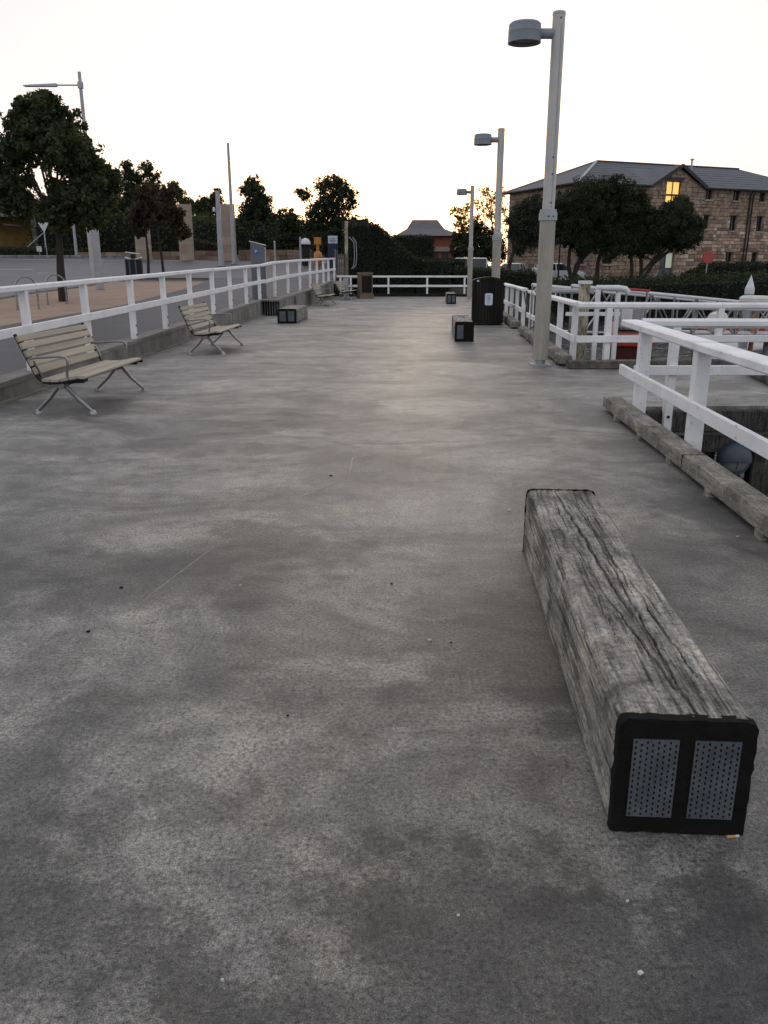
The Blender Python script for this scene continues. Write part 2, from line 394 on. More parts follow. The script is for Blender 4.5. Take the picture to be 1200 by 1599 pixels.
def leaves(centers, size, rng=RNG, elong=1.9, droop=0.):
    n = len(centers); d = rng.normal(size=(n, 3)); d[:, 2] -= droop; d /= np.linalg.norm(d, axis=1)[:, None]
    e = rng.normal(size=(n, 3)); e -= d * np.sum(d * e, 1)[:, None]; e /= np.linalg.norm(e, axis=1)[:, None]
    s = size * rng.uniform(.6, 1.4, n)[:, None]
    a = centers - d * s * elong * .5; c = centers + d * s * elong * .5
    b = centers + e * s * .5; f = centers - e * s * .5
    v = np.stack([a, b, c, f], 1).reshape(-1, 3); return v, np.arange(4 * n).reshape(n, 4)

# ------------------------------------------------------------------ ground shape
def zl(y):                                   # level of the street side, rising gently and then more steeply
    z = .22 + .0143 * (min(y, 40) - 10)
    if y > 40: z += .042 * (min(y, 86) - 40)
    return z
def sm(a, b, x):
    t = max(0., min(1., (x - a) / (b - a))); return t * t * (3 - 2 * t)
def kx(y): return -5.10 + .033 * y           # street-side edge of the deck
def kx2(y): return -5.26 + .056 * y          # beyond the jog
def rx(y): return 2.42 + .0567 * y           # harbour-side edge of the deck
def hterr(x, y):
    left = zl(y) - .07
    hill = 0.
    if y > 84: hill = (5.0 * sm(88, 112, y)) * (1 - sm(-16, 0, x))
    left += hill
    centre = .25 + .9 * sm(60, 100, y)
    right = .30 + .9 * sm(75, 110, y)
    shore = 48.3 if x < 6 else 48.3 + min(6., (x - 6) * .9)
    far = left + (centre - left) * sm(-4.0, .5, x)
    if x < (kx(y) - .25 if y < 28.6 else kx2(y) - .25): return left
    if y < shore: return -3.2
    if y < shore + 4: return -3.2 + (far + 3.2) * sm(shore, shore + 3.0, y)
    return far
def terrain():
    xs = sorted(set([-700, -420, -260, -180, -140, -110] + list(np.arange(-90, -10, 2.5)) + list(np.arange(-10, 14, .5)) + list(np.arange(14, 60, 2)) + [70, 90, 120, 180, 300, 500, 700]))
    ys = sorted(set([-60, -30, -10] + list(np.arange(0, 44, 4)) + list(np.arange(44, 60, .5)) + list(np.arange(60, 120, 2)) + [130, 150, 200, 300, 500, 900]))
    vs = [(x, y, hterr(x, y)) for y in ys for x in xs]; n = len(xs)
    fs = [(j * n + i, j * n + i + 1, (j + 1) * n + i + 1, (j + 1) * n + i) for j in range(len(ys) - 1) for i in range(n - 1)]
    o = fastmesh('ground', vs, fs, 'soil'); tagd(o, kind='structure')
terrain()
w = MB().quad((-6, -40, -1.75), (400, -40, -1.75), (400, 70, -1.75), (-6, 70, -1.75)).build('water', 'water'); tagd(w, kind='structure')

# deck slab with the short berth finger on the harbour side
def deck():
    xr = 2.13
    pts = [(kx(-4), -4), (kx(28.5), 28.5), (kx2(28.5), 28.5), (kx2(46.6), 46.6), (rx(46.6), 46.6), (rx(13.75), 13.75),
           (6.05, 13.9), (5.35, 9.95), (3.0, 9.85), (xr + .05 * 9.85 + .22, 9.8), (xr - .2 + .22, -4)]
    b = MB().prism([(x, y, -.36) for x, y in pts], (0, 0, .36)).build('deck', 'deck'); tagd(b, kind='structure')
deck()
# street-side sheets
def strip(name, mat, left, right, y0, y1, dz, n=40, kind='structure'):
    vs = []; fs = []
    for i in range(n + 1):
        y = y0 + (y1 - y0) * i / n
        a, b = left(y), right(y)
        for k in range(5): vs.append((a + (b - a) * k / 4, y, zl(y) + dz))
    for i in range(n):
        for k in range(4): fs.append((i * 5 + k, i * 5 + k + 1, i * 5 + k + 6, i * 5 + k + 5))
    o = fastmesh(name, vs, fs, mat); tagd(o, kind=kind); return o
edge = lambda y: (kx(y) if y < 28.5 else kx2(y)) - .22
def gnear(y): return -8.6 + (y - 18.5) * .055 if y < 26 else -8.19 - (y - 26) * .068
def gfar(y): return -12.3 - max(0, min(1, (y - 20) / 15)) * 2.0
strip('road', 'road', lambda y: -90, lambda y: -1.0, 47.5, 84, -.02)
strip('road', 'road', lambda y: -90, lambda y: gfar(y) - .12, 0, 47.5, -.02)
strip('footpath', 'asphalt', gnear, edge, 0, 28.5, 0, 57)
strip('footpath', 'asphalt', gnear, edge, 28.5, 47.5, 0, 40)
strip('gravel_bed', 'gravel', gfar, gnear, 0, 44.6, -.012, 60)
# street kerb beside the gravel
k = MB()
for i in range(12):
    y0 = 4 + i * 3.4; y1 = y0 + 3.38
    k.bar((gfar(y0) - .05, y0, zl(y0) - .02), (gfar(y1) - .05, y1, zl(y1) - .02), .16, .16, None, .02)
for y0, xa, xb in ((44.6, -14.3, -9.5),):
    k.bar((xa, y0, zl(y0) - .02), (xb, y0 + .3, zl(y0) - .02), .16, .16, None, .02)
tagd(k.build('street_kerb', 'concrete_top'), kind='structure')
# painted lines on the road
def line(px0, px1, d0, d1, w_, dz=.0):
    a = D(px0[0], px0[1], d0); b = D(px1[0], px1[1], d1); vs = []; n = 12; m = MB(); prev = None
    for i in range(n + 1):
        p = a.lerp(b, i / n); z = zl(p.y) + dz
        q = ((p.x, p.y - w_ / 2, zl(p.y - w_ / 2) - .012), (p.x, p.y + w_ / 2, zl(p.y + w_ / 2) - .012))
        if prev: m.quad(prev[0], q[0], q[1], prev[1])
        prev = q
    tagd(m.build('road_marking', 'paint'), kind='structure')
line((-60, 402), (132, 409), 78, 74, .5); line((132, 409), (330, 410), 74, 72, .3)
line((-30, 420), (52, 418), 58, 57.5, .3); line((100, 436), (150, 431), 47.5, 50, .25); line((60, 428), (75, 427), 53, 53, .25)
# verge kerb behind the road
vk = MB()
for i in range(16):
    x0 = -76 + i * 4.6; y0 = 80.5 + (0 if x0 < -40 else 0)
    vk.bar((x0, y0, zl(y0)), (x0 + 4.56, y0, zl(y0)), .3, .4, None, .04)
tagd(vk.build('verge_kerb', 'concrete'), kind='structure')

# ------------------------------------------------------------------ street-side retaining kerbs
def kerbwall(name, label, xf, y0, y1, zf, n, cap=True):
    root = empty(name, (xf(y0), y0, 0), 0, label, 'wall')
    m = MB(); c = MB()
    for i in range(n):
        a = y0 + (y1 - y0) * i / n; b = y0 + (y1 - y0) * (i + 1) / n
        xa, xb = xf(a), xf(b)
        m.prism([(xa, a, -.2), (xa, a, zf(a)), (xa - .28, a, zf(a)), (xa - .28, a, -.2)], (xb - xa, b - a, 0)) if False else m.add(
            [(xa, a, -.2), (xa, a, zf(a) - .03), (xa - .28, a, zf(a) - .03), (xa - .28, a, -.2), (xb, b, -.2), (xb, b, zf(b) - .03), (xb - .28, b, zf(b) - .03), (xb - .28, b, -.2)],
            [(0, 1, 5, 4), (1, 2, 6, 5), (2, 3, 7, 6)] + ([(0, 3, 2, 1)] if i == 0 else []) + ([(4, 5, 6, 7)] if i == n - 1 else []))
        c.add([(xa + .012, a, zf(a) - .035), (xa + .012, a, zf(a) + .03), (xa - .3, a, zf(a) + .03), (xa - .3, a, zf(a) - .035),
               (xb + .012, b, zf(b) - .035), (xb + .012, b, zf(b) + .03), (xb - .3, b, zf(b) + .03), (xb - .3, b, zf(b) - .035)],
              [(0, 1, 5, 4), (1, 2, 6, 5), (2, 3, 7, 6), (0, 4, 7, 3)] + ([(0, 3, 2, 1)] if i == 0 else []) + ([(4, 5, 6, 7)] if i == n - 1 else []))
    m.build('wall_face', 'concrete', root, world=True); c.build('wall_cap', 'concrete_top', root, world=True)
    # low plinth strip along the foot
    p = MB()
    p.bar((xf(y0) + .02, y0, .012), (xf(y1) + .02, y1, .012), .12, .03); p.build('wall_plinth', 'concrete_top', root, world=True)
    return root
kerbwall('concrete_kerb', 'low stained concrete kerb under the white railing beside the two slatted benches', kx, -3.5, 28.5, lambda y: zl(y) - .0, 20)
kw = kerbwall('concrete_retaining_wall', 'streaked concrete retaining wall stepping out behind the small timber beam seat', kx2, 29.15, 45.5, lambda y: zl(y) + .0, 10)
b = MB()
for yy in (32.4, 36.2, 40.1): b.box((kx2(yy) + .03, yy, zl(yy) / 2 - .02), (.09, .14, zl(yy) - .05))
b.build('buttress', 'concrete_top', kw, world=True)
# dark recess with grating between the two walls
gr = empty('drain_recess', (-4.0, 28.9, 0), 0, 'dark grated recess in the concrete wall at the jog', 'grate')
g = MB(); g.box((-3.95, 29.02, .24), (.62, .06, .5)); g.build('backing', 'darkmetal', gr, world=True)
for i in range(7): MB().bar((-4.2 + i * .085, 28.95, .0), (-4.2 + i * .085, 28.95, .48), .02, .02).build('grate_bar', 'greymetal', gr, world=True)
MB().box((-3.92, 28.82, .5), (.72, .7, .06)).build('cover_slab', 'concrete_top', gr, world=True)

# ------------------------------------------------------------------ white timber railings
def railing(label, posts, caps, mids, postw=.10, capw=.15, caph=.055, round_=False, group=None, bolts=True, inside=None):
    """posts: (x, y, zbottom, ztop); caps / mids: lists of poly-lines"""
    root = empty('railing', (posts[0][0], posts[0][1], posts[0][2]), 0, label, 'railing', group)
    n = len(posts)
    for i, (x, y, zb, zt) in enumerate(posts):
        a = posts[max(0, i - 1)]; c = posts[min(n - 1, i + 1)]
        d = Vector((c[0] - a[0], c[1] - a[1], 0))
        j = random.uniform(-.009, .009)
        po = MB().bar((x, y, zb), (x + j, y + j, zt), postw, postw, d.normalized(), .008).build('post', 'white', root, world=True)
        if bolts:
            nrm = Vector((d.y, -d.x, 0)).normalized()
            for zz in (zb + .07, zb + .24):
                bm = MB().lathe([(0.0, .012), (.016, .012), (.02, 0.), (.02, -.01)], (0, 0, 0), 8, 'X')
                bm.v = [tuple(Vector((x, y, zz)) + nrm * (postw / 2 + lx) + Vector((-nrm.y, nrm.x, 0)) * ly + Vector((0, 0, lz))) for lx, ly, lz in bm.v]
                bo = bm.build('bolt', 'darkmetal', po); bo.data.transform(inv(root))
    for pl in caps:
        for i in range(len(pl) - 1):
            a = Vector(pl[i]) + Vector((0, 0, random.uniform(-.004, .004))); c = Vector(pl[i + 1]) + Vector((random.uniform(-.006, .006), 0, random.uniform(-.004, .004)))
            c = c + (a - c).normalized() * .004
            m = MB()
            if round_: m.bar(a, c, capw, caph, None, min(capw, caph) * .28)
            else: m.bar(a, c, capw, caph, None, .012)
            m.build('top_rail', 'white', root, world=True)
    for pl in mids:
        for i in range(len(pl) - 1):
            MB().bar(pl[i], pl[i + 1], .045, .115, None, .006).build('middle_rail', 'white', root, world=True)
    return root
# street side, first run on the kerb
px1 = [(35, 450), (130, 440), (202, 432), (253, 427), (295, 423), (330, 419), (358, 417), (383, 414.5), (404, 412.5)]
ps = [V(x, y, -5.2, .033) for x, y in px1]
first = [Vector((kx(6.9) - .1, 6.9, 0)), Vector((kx(9.05) - .1, 9.05, 0))]
allp = first + ps
def rtop(y): return zl(y) + 1.10 + .0016 * (y - 10)
posts = [(p.x, p.y, zl(p.y) + .03, rtop(p.y)) for p in allp]
cp = [Vector((kx(4) - .1, 4, rtop(4) + .02)), *[Vector((posts[i][0], posts[i][1], rtop(posts[i][1]) + .02)) for i in (1, 3, 5, 7, 9)], Vector((-4.23, 29.4, rtop(29.4) + .02))]
mp = [Vector((p.x, p.y, p.z - .53)) + Vector((.07, 0, 0)) for p in cp]
railing('long white timber railing on the kerb behind the two slatted benches', posts, [cp], [mp], caph=.075, capw=.13)
# second run above the retaining wall
px2 = [(428, 411), (449, 409), (468, 407.5), (484, 407), (495, 406), (505, 405), (513, 405), (522, 404.3)]
ps = [V(x, y, -6.57, .083) for x, y in px2]
posts = [(p.x, p.y, zl(min(p.y, 40)) + .03, p.z) for p in ps]
cp = [Vector((-4.22, 29.42, rtop(29.4) + .02))] + [Vector((q[0], q[1], q[3] + .02)) for q in posts[::2]] + [Vector((posts[-1][0], posts[-1][1] + .1, posts[-1][3] + .02))]
mp = [Vector((p.x + .07, p.y, p.z - .55)) for p in cp]
railing('white timber railing above the streaked retaining wall, ending at the picket gate', posts, [cp], [mp], caph=.085, capw=.13)
# far end of the pier
yf = 46.2
posts = [(D(x, 440, yf).x, yf, -.2, 1.02) for x in (532, 548, 607, 667.5, 726)]
cp = [(posts[0][0] - .2, yf, 1.06), (posts[2][0], yf, 1.05), (posts[4][0] + .4, yf, 1.05)]
mp = [(posts[0][0] - .2, yf - .07, .56), (posts[2][0], yf - .07, .56), (posts[4][0] + .4, yf - .07, .56)]
railing('white timber railing across the far end of the pier before the dark hedge', posts, [cp], [mp], bolts=False, caph=.10)
# harbour side, far run beside the dark bin box
def hx(y): return rx(y) + .05
yA = [22.5, 24.3, 25.9, 27.7, 29.6]
posts = [(hx(y), y, -.3, 1.0) for y in yA]
cp = [(hx(22.3), 22.3, 1.03), (hx(25.9), 25.9, 1.03), (hx(29.8), 29.8, 1.03)]
railing('short white railing beside the dark slatted bin box', posts, [cp], [[(p[0] - .07, p[1], .50) for p in cp]], capw=.17, caph=.07)
yB = [20.7, 17.75, 16.0, 14.35]
posts = [(hx(y), y, -.3, .98) for y in yB]
cp = [(hx(20.95), 20.95, 1.02), (hx(17.5), 17.5, 1.02), (hx(14.0), 14.0, 1.02)]
railing('white timber railing behind the foot of the tallest-looking lamp post', posts, [cp], [[(p[0] - .07, p[1], .46) for p in cp]], capw=.17, caph=.07)
# finger, far side
yC = 13.86
posts = [(x, yC + (x - 3.3) * .04, -.32, .97) for x in (3.74, 5.62, 7.5)]
cp = [(3.2, yC, 1.01), (5.62, yC + .09, 1.0), (9.2, yC + .24, .99)]
railing('white railing along the water side of the berth finger before the red barge', posts, [cp], [[(p[0], p[1] - .07, .47) for p in cp]], capw=.12, caph=.11, round_=True)
# finger, near side
yD = 9.75
posts = [(3.42, yD, -.34, .95), (5.1, yD + .05, -.34, .95)]
cp = [(3.02, yD, 1.0), (5.9, yD + .08, .985)]
railing('white railing along the near side of the berth finger above the timber piles', posts, [cp], [[(2.95, yD - .08, .46), (5.9, yD - .0, .455)]], capw=.11, caph=.11, round_=True)
# near rail over the kerb beam
def nx(y): return 2.40 + .05 * y
posts = [(nx(y), y, -.25, .955) for y in (9.06, 7.12, 5.18, 3.2)]
cp = [(nx(9.78), 9.78, 1.005), (nx(7.05), 7.05, .985), (nx(4.2), 4.2, .975), (nx(1.5), 1.5, .97)]
mp = [(nx(9.66) - .09, 9.66, .48), (nx(5.15) - .09, 5.15, .465), (nx(1.5) - .09, 1.5, .46)]
railing('white peeling timber railing with a wide flat cap above the lichened kerb beams', posts, [cp], [mp], postw=.125, capw=.20, caph=.075)
# chain across the opening between the two harbour railings
ch = MB(); pa = Vector((hx(22.4), 22.4, .95)); pb = Vector((hx(20.8), 20.8, .95))
pts = [pa.lerp(pb, i / 14) - Vector((0, 0, .35 * (1 - (2 * i / 14 - 1) ** 2))) for i in range(15)]
for i in range(14): ch.tube([pts[i], pts[i].lerp(pts[i + 1], 1.15)], .018, 6)
tagd(ch.build('safety_chain', 'darkmetal'), 'sagging dark chain across the gap between two white railings', 'chain')

# timber kerb beams on blocks
def kerbbeam(label, xf, y0, y1, w_=.20, h_=.115, gap=.04, seed=0, nblk=3, zoff=0):
    root = empty('kerb_beam', (xf(y0), y0, 0), math.atan2(-(xf(y1) - xf(y0)), y1 - y0), label, 'kerb beam')
    L = math.hypot(xf(y1) - xf(y0), y1 - y0); n = max(8, int(L / .05)); pr = []
    hw, hh = w_ / 2, h_ / 2
    prof = [(-hw, -hh), (-hw, -hh * .3), (-hw, hh * .4), (-hw + .008, hh), (-hw * .3, hh), (hw * .3, hh), (hw - .008, hh), (hw, hh * .4), (hw, -hh)]
    vs = []; fs = []; m = len(prof)
    for i in range(n + 1):
        t = L * i / n
        for j, (x, z) in enumerate(prof):
            q = noise.noise_vector(Vector((x * 7 + seed, t * 2.2, z * 7))) * .0012 + noise.noise_vector(Vector((x * 30 + seed, t * 9, z * 30))) * .0018
            vs.append((w_ / 2 + x + q.x, t, gap + hh + z + zoff + q.z))
    for i in range(n):
        for j in range(m):
            j2 = (j + 1) % m; fs.append((i * m + j, i * m + j2, (i + 1) * m + j2, (i + 1) * m + j))
    fs += [tuple(range(m)), tuple(range(n * m, n * m + m))[::-1]]
    MB().add(vs, fs).build('beam', 'kerbwood', root, False)
    for i in range(nblk):
        t = L * (i + .3) / nblk
        MB().box((w_ / 2 - .03, t, gap / 2 + .004), (w_ * .9, .11, gap + .012), .006).build('block', 'kerbwood', root)
    return root
nk = lambda y: 2.13 + .05 * y
kerbbeam('weathered kerb beam with its free end beside the berth finger, under the peeling railing', nk, 6.56, 9.66, seed=3)
kerbbeam('lichen-spotted kerb beam butted against the other by a black joint, near the big timber seat', nk, 2.6, 6.54, seed=9, nblk=4)
MB_j = MB().box((nk(6.55) + .1, 6.55, .10), (.2, .012, .112)); tagd(MB_j.build('joint_plate', 'black'), 'thin black joint plate between two lichened kerb beams', 'plate')
hk = lambda y: rx(y) - .24
kerbbeam('kerb beam at the foot of the lamp post under the white railing by the gap', hk, 13.95, 20.9, .22, .13, .05, 14, 6)
kerbbeam('dark-ended kerb beam beside the slatted bin box', hk, 22.4, 29.5, .22, .15, .05, 18, 5)
fk = empty('kerb_beam', (3.2, 13.66, 0), 0, 'dark kerb beam along the water side of the berth finger', 'kerb beam')
MB().bar((3.05, 13.66, .07), (6.0, 13.8, .07), .22, .13, None, .012).build('beam', 'finger_kerb', fk, world=True)
MB().box((4.0, 13.7, .0), (.12, .18, .03)).build('block', 'kerbwood', fk, world=True)
fk = empty('kerb_beam', (5.6, 10.2, 0), 0, 'dark kerb beam across the outer end of the berth finger', 'kerb beam')
MB().bar((5.42, 10.6, .07), (5.93, 13.5, .07), .22, .13, None, .012).build('beam', 'finger_kerb', fk, world=True)
MB().box((5.6, 11.6, .0), (.18, .12, .03)).build('block', 'kerbwood', fk, world=True)
fe = empty('kerb_beam', (0, 46.3, 0), 0, 'black kerb board at the foot of the far end railing', 'kerb beam')
MB().bar((-2.4, 46.1, .07), (5.0, 46.1, .07), .15, .14, None, .01).build('beam', 'darkslat', fe, world=True)

# under the finger: fascia, piles and the round lamp
fa = empty('finger_fascia', (3.0, 9.82, -.36), 0, 'dark timber fascia beam under the near edge of the berth finger', 'beam')
MB().bar((2.95, 9.80, -.17), (5.6, 9.90, -.17), .1, .26, None, .01).build('upper_beam', 'pile', fa, world=True)
MB().bar((2.95, 9.92, -.47), (5.6, 10.02, -.47), .16, .22, None, .01).build('lower_beam', 'pile', fa, world=True)
for i, (x, w_) in enumerate(((3.05, .2), (3.55, .24), (4.02, .26), (4.4, .22), (4.78, .27), (5.15, .24))):
    o = MB().bar((x, 10.05 + .02 * i, -3.2), (x + .02, 10.05 + .02 * i, -.3), w_, .2, (1, 0, 0), .02).build('timber_pile', 'pile')
    tagd(o, 'dark timber fender pile under the near edge of the berth finger', 'pile', 'fender piles under the berth finger')
for i, (x, y) in enumerate(((3.4, 13.2), (5.4, 13.5), (3.6, 17), (3.75, 20), (3.9, 24), (4.6, 38))):
    o = MB().tube([(x, y, -3.2), (x, y, -.3)], .17, 12).build('deck_pile', 'pile', smooth=True)
    tagd(o, 'round timber pile carrying the deck over the water', 'pile', 'round piles under the deck')
c = D(1146, 716, 9.85)
bl = empty('bulkhead_lamp', c + Vector((0, .06, -.2)), 0, 'round bulkhead lamp with blue hood and pale lower lens on the piles', 'lamp')
body = MB().lathe([(0, -.06), (.2, -.05), (.205, .0), (.205, .05)], c, 28, 'Y'); body.build('body', 'bulkblue', bl, True, world=True)
def dome(a0, a1, r, dep, yoff, n=18, m=7):
    mb = MB(); vs = []; fs = []
    for i in range(n + 1):
        a = a0 + (a1 - a0) * i / n
        for j in range(m + 1):
            t = j / m * math.pi / 2
            vs.append(c + Vector((math.cos(a) * r * math.cos(t), -dep * math.sin(t) + yoff, math.sin(a) * r * math.cos(t))))
    for i in range(n):
        for j in range(m): fs.append((i * (m + 1) + j, i * (m + 1) + j + 1, (i + 1) * (m + 1) + j + 1, (i + 1) * (m + 1) + j))
    return mb.add(vs, fs)
dome(R(-8), R(188), .205, .14, -.04).build('hood', 'bulkblue', bl, True, world=True)
dome(R(186), R(354), .175, .09, -.04).build('lens', 'frost', bl, True, world=True)
MB().tube([c + Vector((0, -.13, -.01)), c + Vector((0, -.11, -.1)), c + Vector((0, -.05, -.19))], .009, 6).build('guard_rib', 'bulkblue', bl, True, world=True)

# ------------------------------------------------------------------ timber beam seats
def beam_mesh(W_, H_, L, nt_, ns_, nl, seed, cracks, amp=1.0):
    """weathered rectangular baulk; local x across, y along, z up from 0; with real splits in the top face"""
    prof = []; r = .026
    top = np.linspace(-W_ / 2 + r, W_ / 2 - r, nt_)
    prof += [(-W_ / 2, z) for z in np.linspace(.0, H_ - r, ns_)]
    prof += [(-W_ / 2 + r * .5, H_ - r * .5)]
    prof += [(x, H_) for x in top]
    prof += [(W_ / 2 - r * .5, H_ - r * .5)]
    prof += [(W_ / 2, z) for z in np.linspace(H_ - r, 0., ns_)]
    m = len(prof); vs = []
    cx, cz = 0, H_ / 2
    for i in range(nl + 1):
        t = L * i / nl
        for x, z in prof:
            nx_, nz_ = 0., 0.
            if z > H_ - .002: nz_ = 1.
            elif abs(x) > W_ / 2 - .002: nx_ = math.copysign(1, x)
            else:
                q = Vector((x - math.copysign(W_ / 2 - r, x), z - H_ + r)).normalized(); nx_, nz_ = q.x, q.y
            p = Vector((x * 3 + seed, t * .8, z * 3)); d = noise.noise(p) * .004
            p = Vector((x * 30 + seed, t * 1.6, z * 30)); d += noise.noise(p) * .0045
            p = Vector((x * 90 + seed, t * 5, z * 90)); d += noise.noise(p) * .0022
            p = Vector((x * 40, t * 40, z * 40 + seed)); d += noise.noise(p) * .0016
            if z < H_ - .02:
                s_ = noise.noise(Vector((z * 24 + seed, t * 1.1, x + 5)));  d -= max(0, .02 - abs(s_)) * .35
            d *= amp
            if nz_ > .9:
                for (t0, t1, fx, dep, wd) in cracks:
                    if t0 < t < t1:
                        u = (t - t0) / (t1 - t0); xc = fx(t) + noise.noise(Vector((t * 6, fx(0) * 9 + seed, 0))) * .012 + noise.noise(Vector((t * 25, fx(0) * 9, 3))) * .004
                        ww = wd * (math.sin(math.pi * u) ** .5 if 0 < u < 1 else 0) * (.7 + .6 * abs(noise.noise(Vector((t * 9, 4, seed)))))
                        e = abs(x - xc)
                        if e < ww and ww > 0: d -= dep * (1 - (e / ww) ** 2)
            yy = t
            if i in (0, nl): yy += noise.noise(Vector((x * 20, z * 20, seed))) * .004
            vs.append((x + nx_ * d, yy, z + nz_ * d))
    fs = []
    for i in range(nl):
        for j in range(m - 1): fs.append((i * m + j, i * m + j + 1, (i + 1) * m + j + 1, (i + 1) * m + j))
        fs.append((i * m + m - 1, i * m, (i + 1) * m, (i + 1) * m + m - 1))
    mb = MB().add(vs, fs); mb.f += [tuple(range(m))[::-1], tuple(range(nl * m, nl * m + m))]
    return mb
def perf_plate(mb, x0, x1, z0, z1, y, cols=9, rows=15):
    p = (x1 - x0) / cols; q = (z1 - z0) / rows; th = .004
    def strip(a, b, c0, c1): mb.add([(a, y, c0), (b, y, c0), (b, y, c1), (a, y, c1), (a, y + th, c0), (b, y + th, c0), (b, y + th, c1), (a, y + th, c1)],
                                    [(0, 1, 2, 3), (0, 4, 5, 1), (3, 2, 6, 7), (0, 3, 7, 4), (1, 5, 6, 2)])
    for i in range(cols):
        a = x0 + p * i
        strip(a, a + p * .33, z0, z1); strip(a + p * .67, a + p, z0, z1)
        zc = z0; off = q * .5 * (i % 2)
        for j in range(rows):
            h0 = z0 + q * j + off + q * .22; h1 = h0 + q * .5
            if h1 > z1: break
            strip(a + p * .33, a + p * .67, zc, h0); zc = h1
        strip(a + p * .33, a + p * .67, zc, z1)
def beamseat(label, loc, rz, W_, H_, L, hero=False, seed=0, plates=(True, True), proto=None):
    root = empty('beam_seat', loc, rz, label, 'beam seat', 'timber beam seats on the deck')
    z0 = .018
    if hero:
        cr = [(.05, 1.5, lambda t: .02 + .015 * t, .03, .007), (.0, .95, lambda t: -.06 + .085 * (1 - t), .03, .006), (.7, 2.5, lambda t: -.01 - .02 * (t - 1.2), .035, .008),
              (.2, 1.1, lambda t: .1 - .02 * t, .02, .004), (1.2, 2.2, lambda t: .08 - .02 * t, .016, .004), (1.5, 2.45, lambda t: .055, .02, .004),
              (.5, 1.4, lambda t: -.1 + .01 * t, .014, .0035), (1.7, 2.3, lambda t: -.07, .014, .0035), (.9, 1.7, lambda t: .05 + .01 * t, .02, .004), (.02, .5, lambda t: .135, .012, .0035)]
        mb = beam_mesh(W_, H_, L, 96, 30, 330, seed, cr)
    else:
        mb = beam_mesh(W_, H_, L, 16, 9, 60, seed, [(.1, 2.0, lambda t: .02 + .01 * t, .03, .012)])
    bo = mb.build('beam', 'beam', root, True); bo.location.z = z0
    # blackened end grain on both ends, with two perforated plates
    for e, (yy, sg) in enumerate(((0., -1), (L, 1))):
        c = .03; pr = []; n = 40
        hw, hh = W_ / 2 + .004, H_ + .004
        per = [(-hw, -.014), (-hw, hh - c), (-hw + c * .35, hh - c * .3), (-hw + c, hh), (hw - c, hh), (hw - c * .35, hh - c * .3), (hw, hh - c), (hw, -.014)]
        out = []
        for i in range(len(per)):
            a = Vector((*per[i], 0)); b_ = Vector((*per[(i + 1) % len(per)], 0)); k_ = max(1, int((b_ - a).length / .02))
            for q in range(k_): out.append(a.lerp(b_, q / k_))
        ring = []; back = []
        for p in out:
            j = noise.noise_vector(Vector((p.x * 35, p.y * 35, seed + e))) * .0055
            ring.append((p.x * .985 + j.x, yy + sg * .016, p.y * .99 + j.y + z0)); k2 = noise.noise(Vector((p.x * 60, p.y * 60, seed + e + 9)))
            back.append((p.x + j.x, yy - sg * (.012 + .014 * max(0, k2)), p.y + j.y + z0))
        m = len(ring); em = MB().add(ring + back, [tuple(range(m))] + [(i, (i + 1) % m, m + (i + 1) % m, m + i) for i in range(m)])
        end = em.build('charred_end', 'black', root)
        pw = W_ * .335
        for s_, on in zip((-1, 1), plates):
            if not on: continue
            pm_ = MB(); xc = s_ * W_ * .225
            perf_plate(pm_, xc - pw / 2, xc + pw / 2, H_ * .12 + z0, H_ * .83 + z0, 0, 8 if hero else 4, 14 if hero else 6)
            po = pm_.build('perforated_plate', 'plate', end); po.location = (0, yy + sg * .0215, 0)
            if sg > 0: po.rotation_euler.z = math.pi
    # short feet
    for t in (.25, L - .25): MB().box((0, t, z0 / 2 + .004), (W_ * .7, .2, z0 + .012)).build('foot', 'black', root)
    return root
a0 = Vector((.885, 2.09, 0)); a1 = Vector((1.035, 4.6, 0))
beamseat('big cracked timber beam seat with black perforated end, beside the lichened kerb beams', a0, math.atan2(-(a1.x - a0.x), a1.y - a0.y), .395, .372, (a1 - a0).length, True, 5)
beamseat('timber beam seat with black end in front of the streaked retaining wall', (-2.86, 24.6, 0), R(-2), .56, .40, 2.6, seed=12)
beamseat('timber beam seat with one bright plate, beside the dark slatted bin box', (1.80, 18.6, 0), R(-3), .42, .42, 2.5, seed=21, plates=(True, False))
beamseat('timber beam seat standing before the railing at the far end of the pier', (2.98, 37.2, 0), R(-3), .42, .42, 2.5, seed=33)

